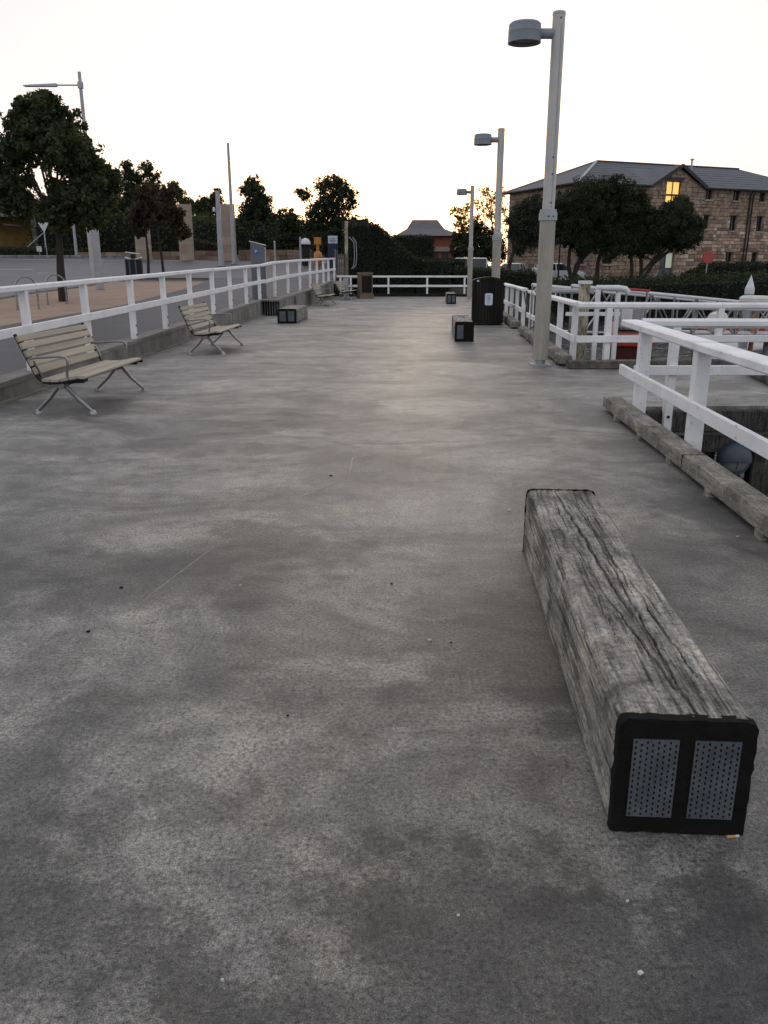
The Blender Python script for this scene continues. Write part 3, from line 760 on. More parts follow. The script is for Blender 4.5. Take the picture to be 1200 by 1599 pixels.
# ------------------------------------------------------------------ slatted benches
def slat_board(p, q, L, th=.03, side=(0, 1, 0)):
    """one board, its section running from p to q in the x-z plane, length L along y"""
    p = Vector((p[0], 0, p[1])); q = Vector((q[0], 0, q[1])); c = (p + q) / 2; d = q - p
    return MB().bar(c - Vector((0, L / 2, 0)), c + Vector((0, L / 2, 0)), d.length, th, d.normalized(), .006)
def bench(label, loc, rz, detail=True):
    root = empty('slatted_bench', loc, rz, label, 'bench', 'slatted benches along the street-side kerb')
    L = 1.95
    seat = [(-.19, .395), (-.09, .388), (.02, .392), (.13, .412), (.23, .43), (.33, .425)]
    back = [(-.235, .45), (-.275, .545), (-.315, .64), (-.352, .73), (-.388, .815), (-.418, .89)]
    for i in range(5):
        a, b_ = Vector((*seat[i], 0)), Vector((*seat[i + 1], 0)); g_ = .05
        slat_board(a.lerp(b_, g_), a.lerp(b_, 1 - g_), L).build('seat_slat', 'slat', root)
    for i in range(5):
        a, b_ = Vector((*back[i], 0)), Vector((*back[i + 1], 0)); g_ = .10
        slat_board(a.lerp(b_, g_), a.lerp(b_, 1 - g_), L).build('back_slat', 'slat', root)
    for s_ in (-1, 1):
        y = s_ * (L / 2 - .02)
        fr = [(.34, .40), (.23, .402), (.12, .384), (.02, .366), (-.09, .362), (-.17, .375), (-.225, .415), (-.262, .48), (-.302, .57), (-.342, .665), (-.38, .76), (-.414, .845), (-.44, .905)]
        MB().tube([(x, y, z) for x, z in fr], .02, 8).build('side_frame', 'darkmetal', root, True)
        arm = [(-.325, .63), (-.22, .645), (-.08, .655), (.05, .66), (.11, .65), (.135, .615), (.13, .55), (.115, .48), (.11, .41)]
        MB().tube([(x, y + s_ * .004, z) for x, z in arm], [.014] * 4 + [.015] * 5, 8).build('armrest', 'alu', root, True)
        yl = s_ * .91
        hub = MB().lathe([(0, -.05), (.045, -.05), (.045, .05), (0, .05)], (0.02, yl, .33), 12, 'Y'); hub.build('hub', 'alu', root, True)
        for sx in (-1, 1):
            leg = MB().tube([(.02 + sx * .03, yl, .335), (.02 + sx * .16, yl, .18), (.02 + sx * .315, yl, .035)], [.026, .022, .018], 8).build('leg', 'alu', root, True)
            MB().lathe([(0, .05), (.02, .05), (.042, .018), (.045, .0), (0, 0)], (.02 + sx * .325, yl, 0), 12).build('foot', 'alu', leg, True)
        MB().bar((-.2, yl, .365), (.28, yl, .375), .05, .03, (0, 1, 0)).build('seat_bracket', 'darkmetal', root)
        MB().bar((-.19, yl, .38), (-.40, yl, .83), .05, .02, (0, 1, 0)).build('back_bracket', 'darkmetal', root)
    MB().tube([(.02, -.92, .335), (.02, .92, .335)], .028, 10).build('spine', 'darkmetal', root, True)
    return root
b1 = bench('weathered slatted bench against the long railing, farthest from the brown bin box', (-3.675, 10.27, 0), R(-2.5))
def place(root, label, loc, rz):
    o = copy_tree(root); o.location = loc; o.rotation_euler = (0, 0, rz); o['label'] = label; return o
place(b1, 'pale slatted bench between the near bench and the small beam seat by the wall', (-3.42, 16.85, 0), R(-2))
place(b1, 'slatted bench standing against the streaked retaining wall', (-2.55, 36.2, 0), R(-4))
place(b1, 'slatted bench next to the brown bin box at the pier end', (-1.85, 42.5, 0), R(-8))

# ------------------------------------------------------------------ pier lamp posts
def lamp(loc, label):
    root = empty('pier_lamp_post', loc, R(2), label, 'lamp post', 'drum-headed lamp posts along the pier edge')
    zc = 2.45
    low = MB().bar((0, 0, .1), (0, 0, zc), .235, .235, (1, 0, 0), .055); low.build('lower_pole', 'polelow', root)
    MB().tube([(0, 0, 0), (0, 0, .13)], .085, 14).build('base_stub', 'greymetal', root, True)
    MB().box((0, 0, .012), (.34, .34, .024), .02).build('base_plate', 'greymetal', root)
    col = MB().bar((0, 0, zc - .10), (0, 0, zc + .02), .27, .27, (1, 0, 0), .06); col.bar((0, 0, zc + .02), (0, 0, zc + .07), .245, .245, (1, 0, 0), .055)
    col = col.build('collar', 'greymetal', root)
    for dx in (-.02, .06): MB().lathe([(0, .012), (.012, .012), (.014, 0)], (dx, -.137, zc - .04), 8, 'Y').build('bolt', 'darkmetal', col)
    MB().tube([(0, 0, zc), (0, 0, 5.33)], .097, 18).build('upper_pole', 'polehigh', root, True)
    MB().tube([(0, 0, 5.33), (0, 0, 5.37)], [.103, .096], 18).build('pole_cap', 'greymetal', root, True)
    for z in (2.62, 3.05, 3.3, 5.27): MB().lathe([(0, .01), (.011, .01), (.013, 0)], (.01, -.097, z), 8, 'Y').build('bolt', 'darkmetal', root)
    seam = MB().bar((.03, -.096, zc + .1), (.03, -.096, 5.2), .012, .006, (1, 0, 0)).build('seam', 'greymetal', root)
    MB().tube([(-.06, 0, 5.07), (-.36, 0, 5.07)], .075, 14).build('arm', 'drum', root, True)
    h = MB().lathe([(0, .15), (.22, .145), (.245, .12), (.25, .03), (.252, .025), (.252, .01), (.25, .005), (.255, -.12), (.255, -.135), (.235, -.135), (.22, -.09), (0, -.08)], (-.52, 0, 5.07), 36).build('lamp_head', 'drum', root, True)
    MB().lathe([(0, -.1), (.215, -.1), (.22, -.088)], (-.52, 0, 5.07), 30).build('lens', 'lens', h, True)
    return root
l1 = lamp((2.69, 14.17, 0), 'grey lamp post with drum head by the railing corner at the berth finger')
place(l1, 'grey lamp post with drum head rising behind the dark slatted bin box', (3.34, 25.3, 0), R(2))
place(l1, 'grey lamp post with drum head next to the far end railing', (4.33, 42.68, 0), R(2))

# ------------------------------------------------------------------ bin boxes
def binbox(label, loc, rz, W_, D_, H_, smat, n, arch, front=None, plinth=None):
    root = empty('bin_enclosure', loc, rz, label, 'bin')
    MB().box((0, 0, H_ * .48), (W_ - .07, D_ - .07, H_ * .9)).build('core', 'darkmetal', root)
    sw = W_ / n
    for i in range(n):
        x = -W_ / 2 + sw * (i + .5); u = x / (W_ / 2); top = H_ - .10 - arch * u * u
        MB().bar((x, -D_ / 2, .05), (x, -D_ / 2, top), sw * .86, .03, (1, 0, 0), .004).build('front_slat', smat, root)
    for i in range(max(4, n - 2)):
        k_ = max(4, n - 2); y = -D_ / 2 + D_ / k_ * (i + .5)
        for s_ in (-1, 1): MB().bar((s_ * W_ / 2, y, .05), (s_ * W_ / 2, y, H_ - .12 - arch), .03, D_ / k_ * .86, (1, 0, 0), .004).build('side_slat', smat, root)
    # arched lid
    vs = []; fs = []; m = 14
    for i in range(m + 1):
        u = -1 + 2 * i / m; x = u * (W_ / 2 + .02); z = H_ - .10 - arch * u * u
        vs += [(x, -D_ / 2 - .03, z), (x, -D_ / 2 - .03, z + .09), (x, D_ / 2 + .03, z + .09), (x, D_ / 2 + .03, z)]
    for i in range(m):
        for j in range(4): fs.append((i * 4 + j, i * 4 + (j + 1) % 4, i * 4 + 4 + (j + 1) % 4, i * 4 + 4 + j))
    fs += [(0, 1, 2, 3), (m * 4, m * 4 + 3, m * 4 + 2, m * 4 + 1)]
    lid = MB().add(vs, fs).build('lid', 'darkslat' if smat == 'darkslat' else 'brownslat', root)
    return root, lid
bx, lid = binbox('dark vertically slatted bin box with arched top and a pale notice plate', (3.00, 24.35, 0), R(-5), .86, .9, 1.34, 'darkslat', 10, .09)
MB().box((-.30, -.487, 1.225), (.055, .008, .05), .01).build('sticker', 'signwhite', lid)
pl = MB(); pts = []
for sx, sz in ((-1, -1), (1, -1), (1, 1), (-1, 1)):
    for k_ in range(5):
        a = math.atan2(sz, sx) + (k_ - 2) * R(18); pts.append((.02 + sx * .065 + .045 * math.cos(a), -.468, .72 + sz * .12 + .045 * math.sin(a)))
pl.prism(pts, (0, -.008, 0)); pl = pl.build('notice_plate', 'signwhite', bx)
for i, (w_, z) in enumerate(((.1, .82), (.12, .78), (.09, .74), (.11, .70), (.06, .64))): MB().box((.02, -.4775, z), (w_, .003, .014)).build('notice_line', 'cabinet', pl)
b2, lid2 = binbox('brown slatted bin box with dark front panel on a plinth at the pier end', (-.98, 43.6, 0), R(14), .66, .6, 1.30, 'brownslat', 6, .0)
MB().box((.03, -.335, .72), (.5, .03, .82)).build('front_panel', 'darkslat', b2)
MB().box((.0, -.03, .11), (.76, .72, .22), .015).build('plinth', 'brownslat', b2)
# ------------------------------------------------------------------ foliage
def crown(root, clumps, depth, n, size, mat, spread=1.0, seed=0, ythick=1.0, name='crown', sub=1.0, droop=0.2):
    rng = np.random.default_rng(seed); cs = []; cores = []
    tot = sum(c[2] ** 2 for c in clumps)
    for (px, py, rp) in clumps:
        ctr = np.array(D(px, py, depth)); r = rp * depth / F * 1.10
        ctr[1] += rng.uniform(-.5, .5) * r * ythick
        k_ = max(6, int(60 * sub)); cnt = int(2.9 * n * rp ** 2 / tot)
        d = rng.normal(size=(k_, 3)); d /= np.linalg.norm(d, axis=1)[:, None]
        sc = ctr + d * (r * rng.uniform(.1, .95, k_) ** .7)[:, None] * np.array([1, ythick, .92])
        sr = r * rng.uniform(.12, .36, k_)
        ix = rng.integers(0, k_, cnt); q = rng.normal(size=(cnt, 3)); q /= np.linalg.norm(q, axis=1)[:, None]
        cs.append(sc[ix] + q * (sr[ix] * rng.uniform(.1, 1, cnt) ** .5)[:, None] * spread)
    cs = np.concatenate(cs)
    v, f = leaves(cs, size * .72, rng, droop=droop)
    im = np.array(inv(root)); v = v @ im[:3, :3].T + im[:3, 3]
    return fastmesh(name, v, f, mat, root)
def limb(root, pts, rs, name='trunk'):
    return MB().tube(pts, rs, 9).build(name, 'bark', root, True, world=True)
def tree(label, base_px, depth, zb, trunkpts, clumps, n, size, mat, seed, r0=.14, group=None, name='tree', branches=True, **kw):
    bp = D(base_px[0], base_px[1], depth); bp.z = zb
    root = empty(name, bp, 0, label, 'tree', group)
    rng = random.Random(seed)
    pts = [bp - Vector((0, 0, .1))] + [D(x, y, depth) + Vector((0, rng.uniform(-.1, .1), 0)) for x, y in trunkpts]
    k_ = len(pts); tr = limb(root, pts, [r0 * (1 - .55 * i / (k_ - 1)) for i in range(k_)])
    if branches:
        for (px, py, rp) in clumps:
            e = D(px, py, depth); s_ = pts[-1] if rng.random() < .6 else pts[-2].lerp(pts[-1], .6)
            mid_ = s_.lerp(e, .5) + Vector((rng.uniform(-.15, .15), rng.uniform(-.3, .3), rng.uniform(-.05, .2)))
            limb(root, [s_, mid_, e], [r0 * .35, r0 * .22, r0 * .08], 'branch')
    crown(root, clumps, depth, n, size, mat, seed=seed, **kw)
    return root
# street trees
tree('broad dark street tree with a gap of sky in its crown, beside the bike hoops', (99, 470), 28.5, zl(28.5), [(96, 420), (92, 380), (88, 345)],
     [(66, 185, 34), (35, 205, 33), (95, 205, 33), (60, 225, 36), (20, 238, 26), (105, 240, 36), (128, 252, 30), (140, 285, 36), (155, 305, 28), (15, 285, 30), (-10, 300, 30), (30, 318, 24), (112, 300, 34), (125, 330, 28), (85, 330, 24), (70, 158, 16), (40, 165, 14), (-20, 260, 30), (95, 345, 18), (165, 280, 20), (150, 335, 20)],
     17000, .115, 'leaf', 1, .16)
tree('slim street tree with reddish leaves behind the black street bin', (232, 432), 48, zl(48), [(231, 400), (228, 370), (226, 345)],
     [(222, 325, 16), (212, 345, 15), (234, 345, 13), (226, 305, 14), (240, 320, 12), (218, 362, 10)], 2600, .13, 'leaf_red', 2, .09)
tree('slim leaning street tree with thin reddish crown by the tall pillar', (256, 430), 52, zl(52), [(253, 400), (248, 370), (246, 340)],
     [(250, 318, 18), (236, 300, 15), (262, 330, 16), (275, 350, 13), (288, 365, 11), (240, 335, 14), (280, 335, 10), (268, 300, 12)], 2600, .13, 'leaf_red', 3, .09)
# trees on the bank across the road
BK = 'trees on the bank across the road'
def bank(y): return hterr(-20, y)
tree('two-topped dark tree on the bank behind the pillars', (212, 400), 92, 4.0, [(211, 370), (209, 340)],
     [(200, 275, 17), (205, 300, 22), (232, 280, 16), (238, 305, 18), (190, 320, 22), (215, 335, 25), (185, 350, 24), (240, 345, 20), (205, 365, 25), (228, 262, 10), (198, 260, 9)], 7500, .19, 'leaf_dark', 4, .2, BK)
tree('open-crowned tree on the bank with glowing gaps, between the first two pillars', (268, 400), 94, 4.2, [(268, 360), (266, 330)],
     [(258, 310, 15), (275, 300, 13), (290, 318, 14), (265, 335, 14), (283, 340, 10), (250, 350, 16), (270, 290, 8)], 2600, .19, 'leaf', 5, .16, BK)
tree('flat-topped spreading tree behind the two poles', (322, 400), 96, 4.4, [(323, 370), (325, 345)],
     [(318, 320, 14), (335, 315, 14), (328, 335, 15), (306, 325, 9), (350, 330, 10), (312, 345, 9), (340, 300, 6)], 2700, .19, 'leaf', 6, .16, BK)
tree('tall dark conical tree behind the grey parking machine', (404, 405), 88, 3.2, [(404, 380), (402, 350)],
     [(395, 285, 13), (382, 298, 9), (402, 305, 17), (410, 318, 17), (392, 330, 22), (405, 345, 24), (418, 345, 17), (385, 352, 17), (400, 372, 26), (424, 372, 18), (378, 375, 15)], 7500, .18, 'leaf_dark', 7, .2, BK)
tree('small gold-edged tree between the conical tree and the bushy one', (455, 405), 84, 3.0, [(455, 380), (454, 360)],
     [(448, 338, 13), (458, 345, 14), (440, 355, 14), (465, 358, 13), (450, 372, 18), (435, 378, 15), (470, 380, 14)], 3600, .17, 'leaf', 8, .13, BK)
tree('bushy tall tree with ragged glowing edges behind the orange sign', (512, 405), 70, 2.4, [(512, 380), (511, 345)],
     [(520, 283, 13), (505, 292, 13), (535, 293, 13), (548, 305, 12), (528, 310, 17), (510, 318, 18), (478, 305, 10), (468, 300, 7), (495, 330, 17), (525, 335, 20), (550, 318, 9), (508, 355, 24), (535, 355, 18), (486, 355, 18), (500, 378, 22), (530, 378, 20)], 8000, .14, 'leaf_dark', 9, .18, BK)
tree('low bushy tree peeping over the tall hedge', (563, 400), 72, 1.8, [(563, 380), (562, 360)],
     [(555, 345, 9), (568, 350, 9), (580, 355, 7), (562, 362, 14)], 1400, .14, 'leaf', 10, .1, BK)
# trees round the far house
tree('thin golden tree between the far lamp post and the house', (722, 400), 82, .9, [(722, 370), (721, 345)],
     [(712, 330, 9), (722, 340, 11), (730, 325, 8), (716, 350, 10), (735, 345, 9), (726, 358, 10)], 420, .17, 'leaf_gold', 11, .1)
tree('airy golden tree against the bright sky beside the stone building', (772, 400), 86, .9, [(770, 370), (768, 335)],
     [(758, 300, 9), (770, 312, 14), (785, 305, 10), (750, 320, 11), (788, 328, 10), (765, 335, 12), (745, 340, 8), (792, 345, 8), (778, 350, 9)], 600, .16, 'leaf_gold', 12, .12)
tree('dark rounded tree behind the two distant lamp posts', (745, 410), 72, .8, [(745, 400), (745, 385)],
     [(720, 378, 18), (738, 372, 18), (755, 370, 18), (772, 378, 18), (730, 395, 18), (752, 392, 20), (772, 398, 16), (746, 352, 9), (715, 395, 12)], 6000, .15, 'leaf_dark', 13, .15)
# the tree group before the stone building
TB = 'fine-leaved trees before the stone building'
tree('grey-green fine-leaved tree at the left corner of the stone building', (792, 438), 60, .35, [(795, 415), (805, 385)],
     [(820, 330, 20), (805, 345, 18), (838, 335, 22), (825, 355, 22), (805, 365, 16), (845, 360, 20), (835, 318, 16), (855, 330, 20), (830, 375, 20), (858, 370, 20), (812, 390, 12)], 15000, .085, 'leaf_grey', 14, .2, TB, droop=.1)
tree('widest fine-leaved dark tree before the stone building, several stems', (893, 440), 60, .4, [(900, 415), (912, 395)],
     [(890, 320, 26), (915, 305, 26), (945, 295, 20), (965, 300, 22), (930, 325, 30), (960, 330, 30), (985, 325, 26), (900, 350, 26), (880, 365, 20), (935, 360, 28), (970, 365, 26), (1000, 310, 18), (1005, 340, 20), (880, 335, 22), (990, 360, 20), (950, 385, 22), (905, 375, 24), (870, 350, 20), (975, 345, 30), (945, 340, 34), (1010, 365, 22)], 52000, .085, 'leaf_dark', 15, .16, TB, droop=.1)
t = tree('fine-leaved dark tree leaning towards the door of the stone building', (1000, 445), 59, .4, [(1003, 425), (1030, 395)],
     [(1060, 320, 18), (1045, 335, 20), (1075, 340, 20), (1035, 355, 22), (1065, 360, 24), (1088, 352, 15), (1025, 375, 20), (1055, 378, 16), (1085, 370, 14), (1005, 385, 18), (1020, 340, 18), (980, 385, 20), (1045, 352, 30), (1072, 375, 18), (1015, 360, 26)], 30000, .085, 'leaf_dark', 16, .14, TB, droop=.1)
wt = [o for o in COL.objects if o.get('label', '').startswith('widest fine-leaved')][0]
for pts in (((893, 440), (888, 415), (890, 390), (895, 360)), ((893, 440), (905, 410), (922, 390), (940, 370)), ((932, 440), (934, 410), (940, 385), (945, 360))):
    limb(wt, [D(x, y, 60) for x, y in pts], [.17, .13, .1, .06], 'stem')
for pts in (((986, 445), (987, 415), (985, 390), (985, 365)), ((1000, 445), (1002, 415), (1000, 395), (1003, 370)), ((1002, 440), (1020, 412), (1045, 392), (1062, 370))):
    limb(t, [D(x, y, 59) for x, y in pts], [.15, .12, .1, .06], 'stem')

# hedges: boxes or banks of clipped foliage with real volume
def hedge(label, boxes, n, size, seed, mat='hedge', name='hedge', jitter=.07, cat='hedge'):
    """boxes: (x0,x1,y0,y1,z0,ztopL,ztopR) world; clipped leafy surface over a twiggy core"""
    rng = np.random.default_rng(seed); b0 = boxes[0]
    root = empty(name, ((b0[0] + b0[1]) / 2, (b0[2] + b0[3]) / 2, b0[4]), 0, label, cat)
    core = MB(); cs = []
    ar = [((b[1] - b[0]) * (b[6] - b[4] + b[5] - b[4]) / 2 + (b[1] - b[0]) * (b[3] - b[2]) + (b[3] - b[2]) * (b[5] - b[4] + b[6] - b[4])) for b in boxes]
    for b, a in zip(boxes, ar):
        x0, x1, y0, y1, z0, zL, zR = b; i_ = .22 if jitter > .15 else .07
        core.add([(x0 + i_, y0 + i_, z0 - .2), (x1 - i_, y0 + i_, z0 - .2), (x1 - i_, y1 - i_, z0 - .2), (x0 + i_, y1 - i_, z0 - .2),
                  (x0 + i_, y0 + i_, zL - i_), (x1 - i_, y0 + i_, zR - i_), (x1 - i_, y1 - i_, zR - i_), (x0 + i_, y1 - i_, zL - i_)],
                 [(0, 3, 2, 1), (4, 5, 6, 7), (0, 1, 5, 4), (1, 2, 6, 5), (2, 3, 7, 6), (3, 0, 4, 7)])
        cnt = int(n * a / sum(ar)); u = rng.random((cnt, 3)); f = rng.random(cnt)
        X = x0 + (x1 - x0) * u[:, 0]; Y = y0 + (y1 - y0) * u[:, 1]; zt = zL + (zR - zL) * u[:, 0]
        Z = z0 + (zt - z0) * u[:, 2]
        A1 = (x1 - x0) * ((zL + zR) / 2 - z0); A2 = (x1 - x0) * (y1 - y0); A3 = (y1 - y0) * ((zL + zR) / 2 - z0); T = A1 + A2 + 2 * A3
        top = f < A2 / T; fr = (f >= A2 / T) & (f < (A1 + A2) / T); ls = (f >= (A1 + A2) / T) & (f < (A1 + A2 + A3) / T); rs = f >= (A1 + A2 + A3) / T
        Z[top] = zt[top]; Y[fr] = y0; X[ls] = x0; X[rs] = x1
        Z[ls] = z0 + (zL - z0) * u[ls, 2]; Z[rs] = z0 + (zR - z0) * u[rs, 2]
        p = np.stack([X, Y, Z], 1) + rng.normal(size=(cnt, 3)) * jitter
        nz = np.array([noise.noise(Vector((q[0] * .9, q[1] * .9, q[2] * .9 + seed))) for q in p]); p[:, 2] += nz * .22 * top; p[:, 1] += nz * .22 * fr
        cs.append(p)
    core.build('twigs', 'hedgecore', root, world=True)
    v, fc = leaves(np.concatenate(cs), size, rng, 1.6)
    im = np.array(inv(root)); v = v @ im[:3, :3].T + im[:3, 3]
    fastmesh('foliage', v, fc, mat, root); return root
hedge('tall dark hedge sloping down behind the far end railing', [(-2.3, -.4, 50.5, 55, .2, 3.95, 3.9), (-.45, .25, 50.5, 55, .2, 3.9, 3.3), (.2, 1.9, 50.5, 54.6, .2, 3.25, 1.95), (1.85, 3.9, 50.5, 54, .2, 1.95, 1.75)], 26000, .075, 51)
hedge('square-clipped hedge block below the far house roof', [(.65, 3.5, 61, 64, .3, 3.62, 3.55)], 4500, .08, 52)
hedge('low clipped hedge in front of the white parked van', [(3.1, 5.2, 55, 57, .2, 1.95, 1.9)], 2500, .08, 53)
hedge('low rough hedge on the shore behind the far lamp post', [(4.6, 9.6, 53.5, 56, -.2, 1.45, 1.15)], 5000, .08, 54, 'leaf_dark')
hedge('long clipped hedge against the stone building by the red disc sign', [(22.0, 23.6, 60, 63, .2, 1.0, 1.6), (23.6, 42, 60, 64, .2, 1.65, 1.8)], 12000, .09, 55)
hedge('dark bushy bank of shrubs above the harbour wall', [(8.5, 17, 54.2, 58, -1.6, .55, .6), (17, 40, 54.2, 59, -1.6, .6, 1.35)], 24000, .10, 56, 'leaf_dark', jitter=.2)
# shrub masses on the road bank
hedge('dense dark shrubs covering the bank across the road', [(-35.4, -30, 86, 94, 2.2, 6.6, 6.0), (-30, -19, 88, 95, 2.2, 6.6, 6.0), (-19, -8, 86, 94, 2.0, 6.0, 4.8), (-8, -2, 84, 90, 1.8, 4.8, 3.8)], 26000, .17, 57, 'leaf', jitter=.4, name='shrub_bank', cat='shrubs')
hedge('taller shrubs filling the dark ground behind the give way sign', [(-56, -31, 97, 104, 3, 8.4, 8.8), (-31, -20, 98, 104, 3, 8.6, 6.5)], 15000, .2, 58, 'leaf_dark', jitter=.5, name='shrub_bank', cat='shrubs')
hedge('low clipped shrubs on the far verge of the road below the underpass', [(-46, -29.5, 82, 84, 2.2, 3.45, 3.0)], 4500, .10, 59, 'leaf_dark', name='verge_shrubs')

# ------------------------------------------------------------------ stone warehouse
def warehouse():
    C0 = Vector((15.68, 70.0, 0)); C1 = Vector((34.18, 77.6, 0)); u = (C1 - C0).normalized()
    ang = math.atan2(u.y, u.x); LEN, DEP, EH, RH = 27.0, 10.8, 8.05, 10.35
    root = empty('stone_warehouse', (C0.x, C0.y, 0), ang, 'three-storey sandstone warehouse with slate hip roof and a gabled lit window', 'building')
    iv = inv(root)
    def onface(px, py):                       # pixel -> (along facade, height) on the facade plane
        r = ray(px, py); o = Vector((0, 0, HC)); nrm = Vector((-u.y, u.x, 0))
        t = (C0 - o).dot(nrm) / r.dot(nrm); p = iv @ (o + r * t); return p.x, p.z
    def rect(x0, y0, x1, y1):
        a = onface(x0, y1); b_ = onface(x1, y0); return (a[0], b_[0], a[1], b_[1])
    ops = []                                  # (u0,u1,z0,z1,kind)
    for (x0, y0, x1, y1, k_) in ((1101, 297, 1113, 311, 'w'), (1144, 299, 1156, 313, 'w'), (1185, 301, 1196, 315, 'w'),
                                (1097, 336, 1108, 357, 'w'), (1138, 337, 1151, 360, 'w'), (1180, 338, 1192, 361, 'w'),
                                (1132, 394, 1144, 409, 'w'), (1173, 394, 1183, 409, 'w'),
                                (1039, 283, 1065, 317, 'lit'), (1027, 394, 1054, 438, 'door'),
                                (940, 385, 958, 412, 'w'), (900, 385, 914, 412, 'w')):
        a = rect(x0, y0, x1, y1); ops.append((*a, k_))
    # a second bay of windows, out beyond the frame edge, as the wall goes on
    for zz in ((.9, 1.7), (3.2, 4.45), (6.3, 7.1)):
        ops.append((20.9, 21.5, zz[0], zz[1], 'w')); ops.append((23.6, 24.2, zz[0], zz[1], 'w'))
    gp = onface(1062, 262); g0 = onface(1020, 284)[0]; g1 = onface(1098, 291)[0]; gz = gp[1]; gm = gp[0]
    def inop(a, z):
        return any(o[0] - .02 < a < o[1] + .02 and o[2] - .02 < z < o[3] + .02 for o in ops)
    def gtop(a):                              # wall top, with the gable
        if g0 < a < g1: return max(EH, EH + (gz - EH) * (1 - abs(a - gm) / ((g1 - g0) / 2)))
        return EH
    # backing wall with true openings
    us = sorted(set([0, LEN, g0, gm, g1] + [o[0] for o in ops] + [o[1] for o in ops])); zs = sorted(set([-.5, EH] + [o[2] for o in ops if o[2] < EH] + [min(EH, o[3]) for o in ops]))
    wall = MB()
    for i in range(len(us) - 1):
        for j in range(len(zs) - 1):
            a, b_ = us[i], us[i + 1]; c, d = zs[j], zs[j + 1]
            if b_ - a < 1e-4 or d - c < 1e-4: continue
            if any(o[0] - 1e-4 <= a and b_ <= o[1] + 1e-4 and o[2] - 1e-4 <= c and d <= min(EH, o[3]) + 1e-4 for o in ops): continue
            wall.quad((a, 0, c), (b_, 0, c), (b_, 0, d), (a, 0, d))
    for o in ops:
        a, b_, c, d = o[:4]; q = .3
        wall.quad((a, 0, c), (a, q, c), (a, q, d), (a, 0, d)); wall.quad((b_, 0, c), (b_, 0, d), (b_, q, d), (b_, q, c))
        wall.quad((a, 0, c), (b_, 0, c), (b_, q, c), (a, q, c)); wall.quad((a, 0, d), (a, q, d), (b_, q, d), (b_, 0, d))
    lit = [o for o in ops if o[4] == 'lit'][0]
    # gable: left piece, right piece and the head above the lit window
    def gpoly(pts): wall.add([(p[0], 0, p[1]) for p in pts], [tuple(range(len(pts)))])
    gpoly([(g0, EH), (lit[0], EH), (lit[0], gtop(lit[0]))]); gpoly([(lit[1], EH), (g1, EH), (lit[1], gtop(lit[1]))])
    ztl = lit[3]
    gpoly([(lit[0], ztl), (lit[1], ztl), (lit[1], gtop(lit[1])), (gm, gz), (lit[0], gtop(lit[0]))])
    wall.quad((0, 0, -.5), (0, 0, EH), (0, DEP, EH), (0, DEP, -.5)); wall.quad((LEN, 0, -.5), (LEN, DEP, -.5), (LEN, DEP, EH), (LEN, 0, EH)); wall.quad((0, DEP, -.5), (0, DEP, EH), (LEN, DEP, EH), (LEN, DEP, -.5))
    wo = wall.build('wall', 'mortar', root)
    # stones: coursed rubble, the ones in the open singly
    rng = random.Random(3); protos = []
    def stone(wd, ht, th=.09):
        m = MB(); c = .03; hw, hh = wd / 2, ht / 2
        j = lambda: rng.uniform(-.018, .018)
        f0 = [(-hw, 0, -hh), (hw, 0, -hh), (hw, 0, hh), (-hw, 0, hh)]
        f1 = [(-hw + c + j(), -th + j(), -hh + c + j()), (hw - c + j(), -th + j(), -hh + c + j()), (hw - c + j(), -th + j(), hh - c + j()), (-hw + c + j(), -th + j(), hh - c + j())]
        return m.add(f0 + f1, [(4, 5, 6, 7), (0, 1, 5, 4), (1, 2, 6, 5), (2, 3, 7, 6), (3, 0, 4, 7)])
    singles = []; rest = MB()
    z = 0.15; row = 0
    def place_stone(a, b_, c, d, side=False):
        wd, ht = b_ - a - .02, d - c - .02
        if wd < .08: return
        mb = stone(wd, ht, rng.uniform(.05, .085)); mid_ = ((a + b_) / 2, (c + d) / 2)
        if side:
            wv = [(v[1], mid_[0] + v[0], mid_[1] + v[2]) for v in mb.v]; rest.add(wv, mb.f); return
        pw = proj(root_mat @ Vector((mid_[0], 0, mid_[1])))
        if pw[0] > 1020 and pw[0] < 1210 and len(singles) < 297 and pw[1] < 425: singles.append((mb, mid_))
        else: rest.add([(mid_[0] + v[0], v[1], mid_[1] + v[2]) for v in mb.v], mb.f)
    root_mat = Matrix.Translation(root.location) @ Matrix.Rotation(ang, 4, 'Z')
    while z < gz - .2:
        ht = rng.choice((.24, .30, .36)); a = 0.
        while a < LEN:
            wd = rng.choice((.4, .55, .7, .95)) * rng.uniform(.85, 1.15); b_ = min(LEN, a + wd)
            segs = [(a, b_)]
            for o in ops:
                if o[3] > z + .04 and o[2] < z + ht - .04:
                    ns = []
                    for (p, q) in segs:
                        if o[1] <= p or o[0] >= q: ns.append((p, q)); continue
                        if p < o[0]: ns.append((p, o[0]))
                        if q > o[1]: ns.append((o[1], q))
                    segs = ns
            for (p, q) in segs:
                if z + ht <= min(gtop(p + .01), gtop(q - .01)) + .03: place_stone(p, q, z, z + ht)
            a = b_
        z += ht
    z = .15
    while z < EH - .2:
        ht = rng.choice((.30, .36, .42)); a = 0.
        while a < DEP:
            b_ = min(DEP, a + rng.choice((.5, .7, .9)) * rng.uniform(.85, 1.15)); place_stone(a, b_, z, z + ht, True); a = b_
        z += ht
    for mb, mid_ in singles:
        o = mb.build('stone', 'stone', wo); o.location = (mid_[0], 0, mid_[1])
    tagd(rest.build('stonework', 'mortar', wo), kind='stuff')
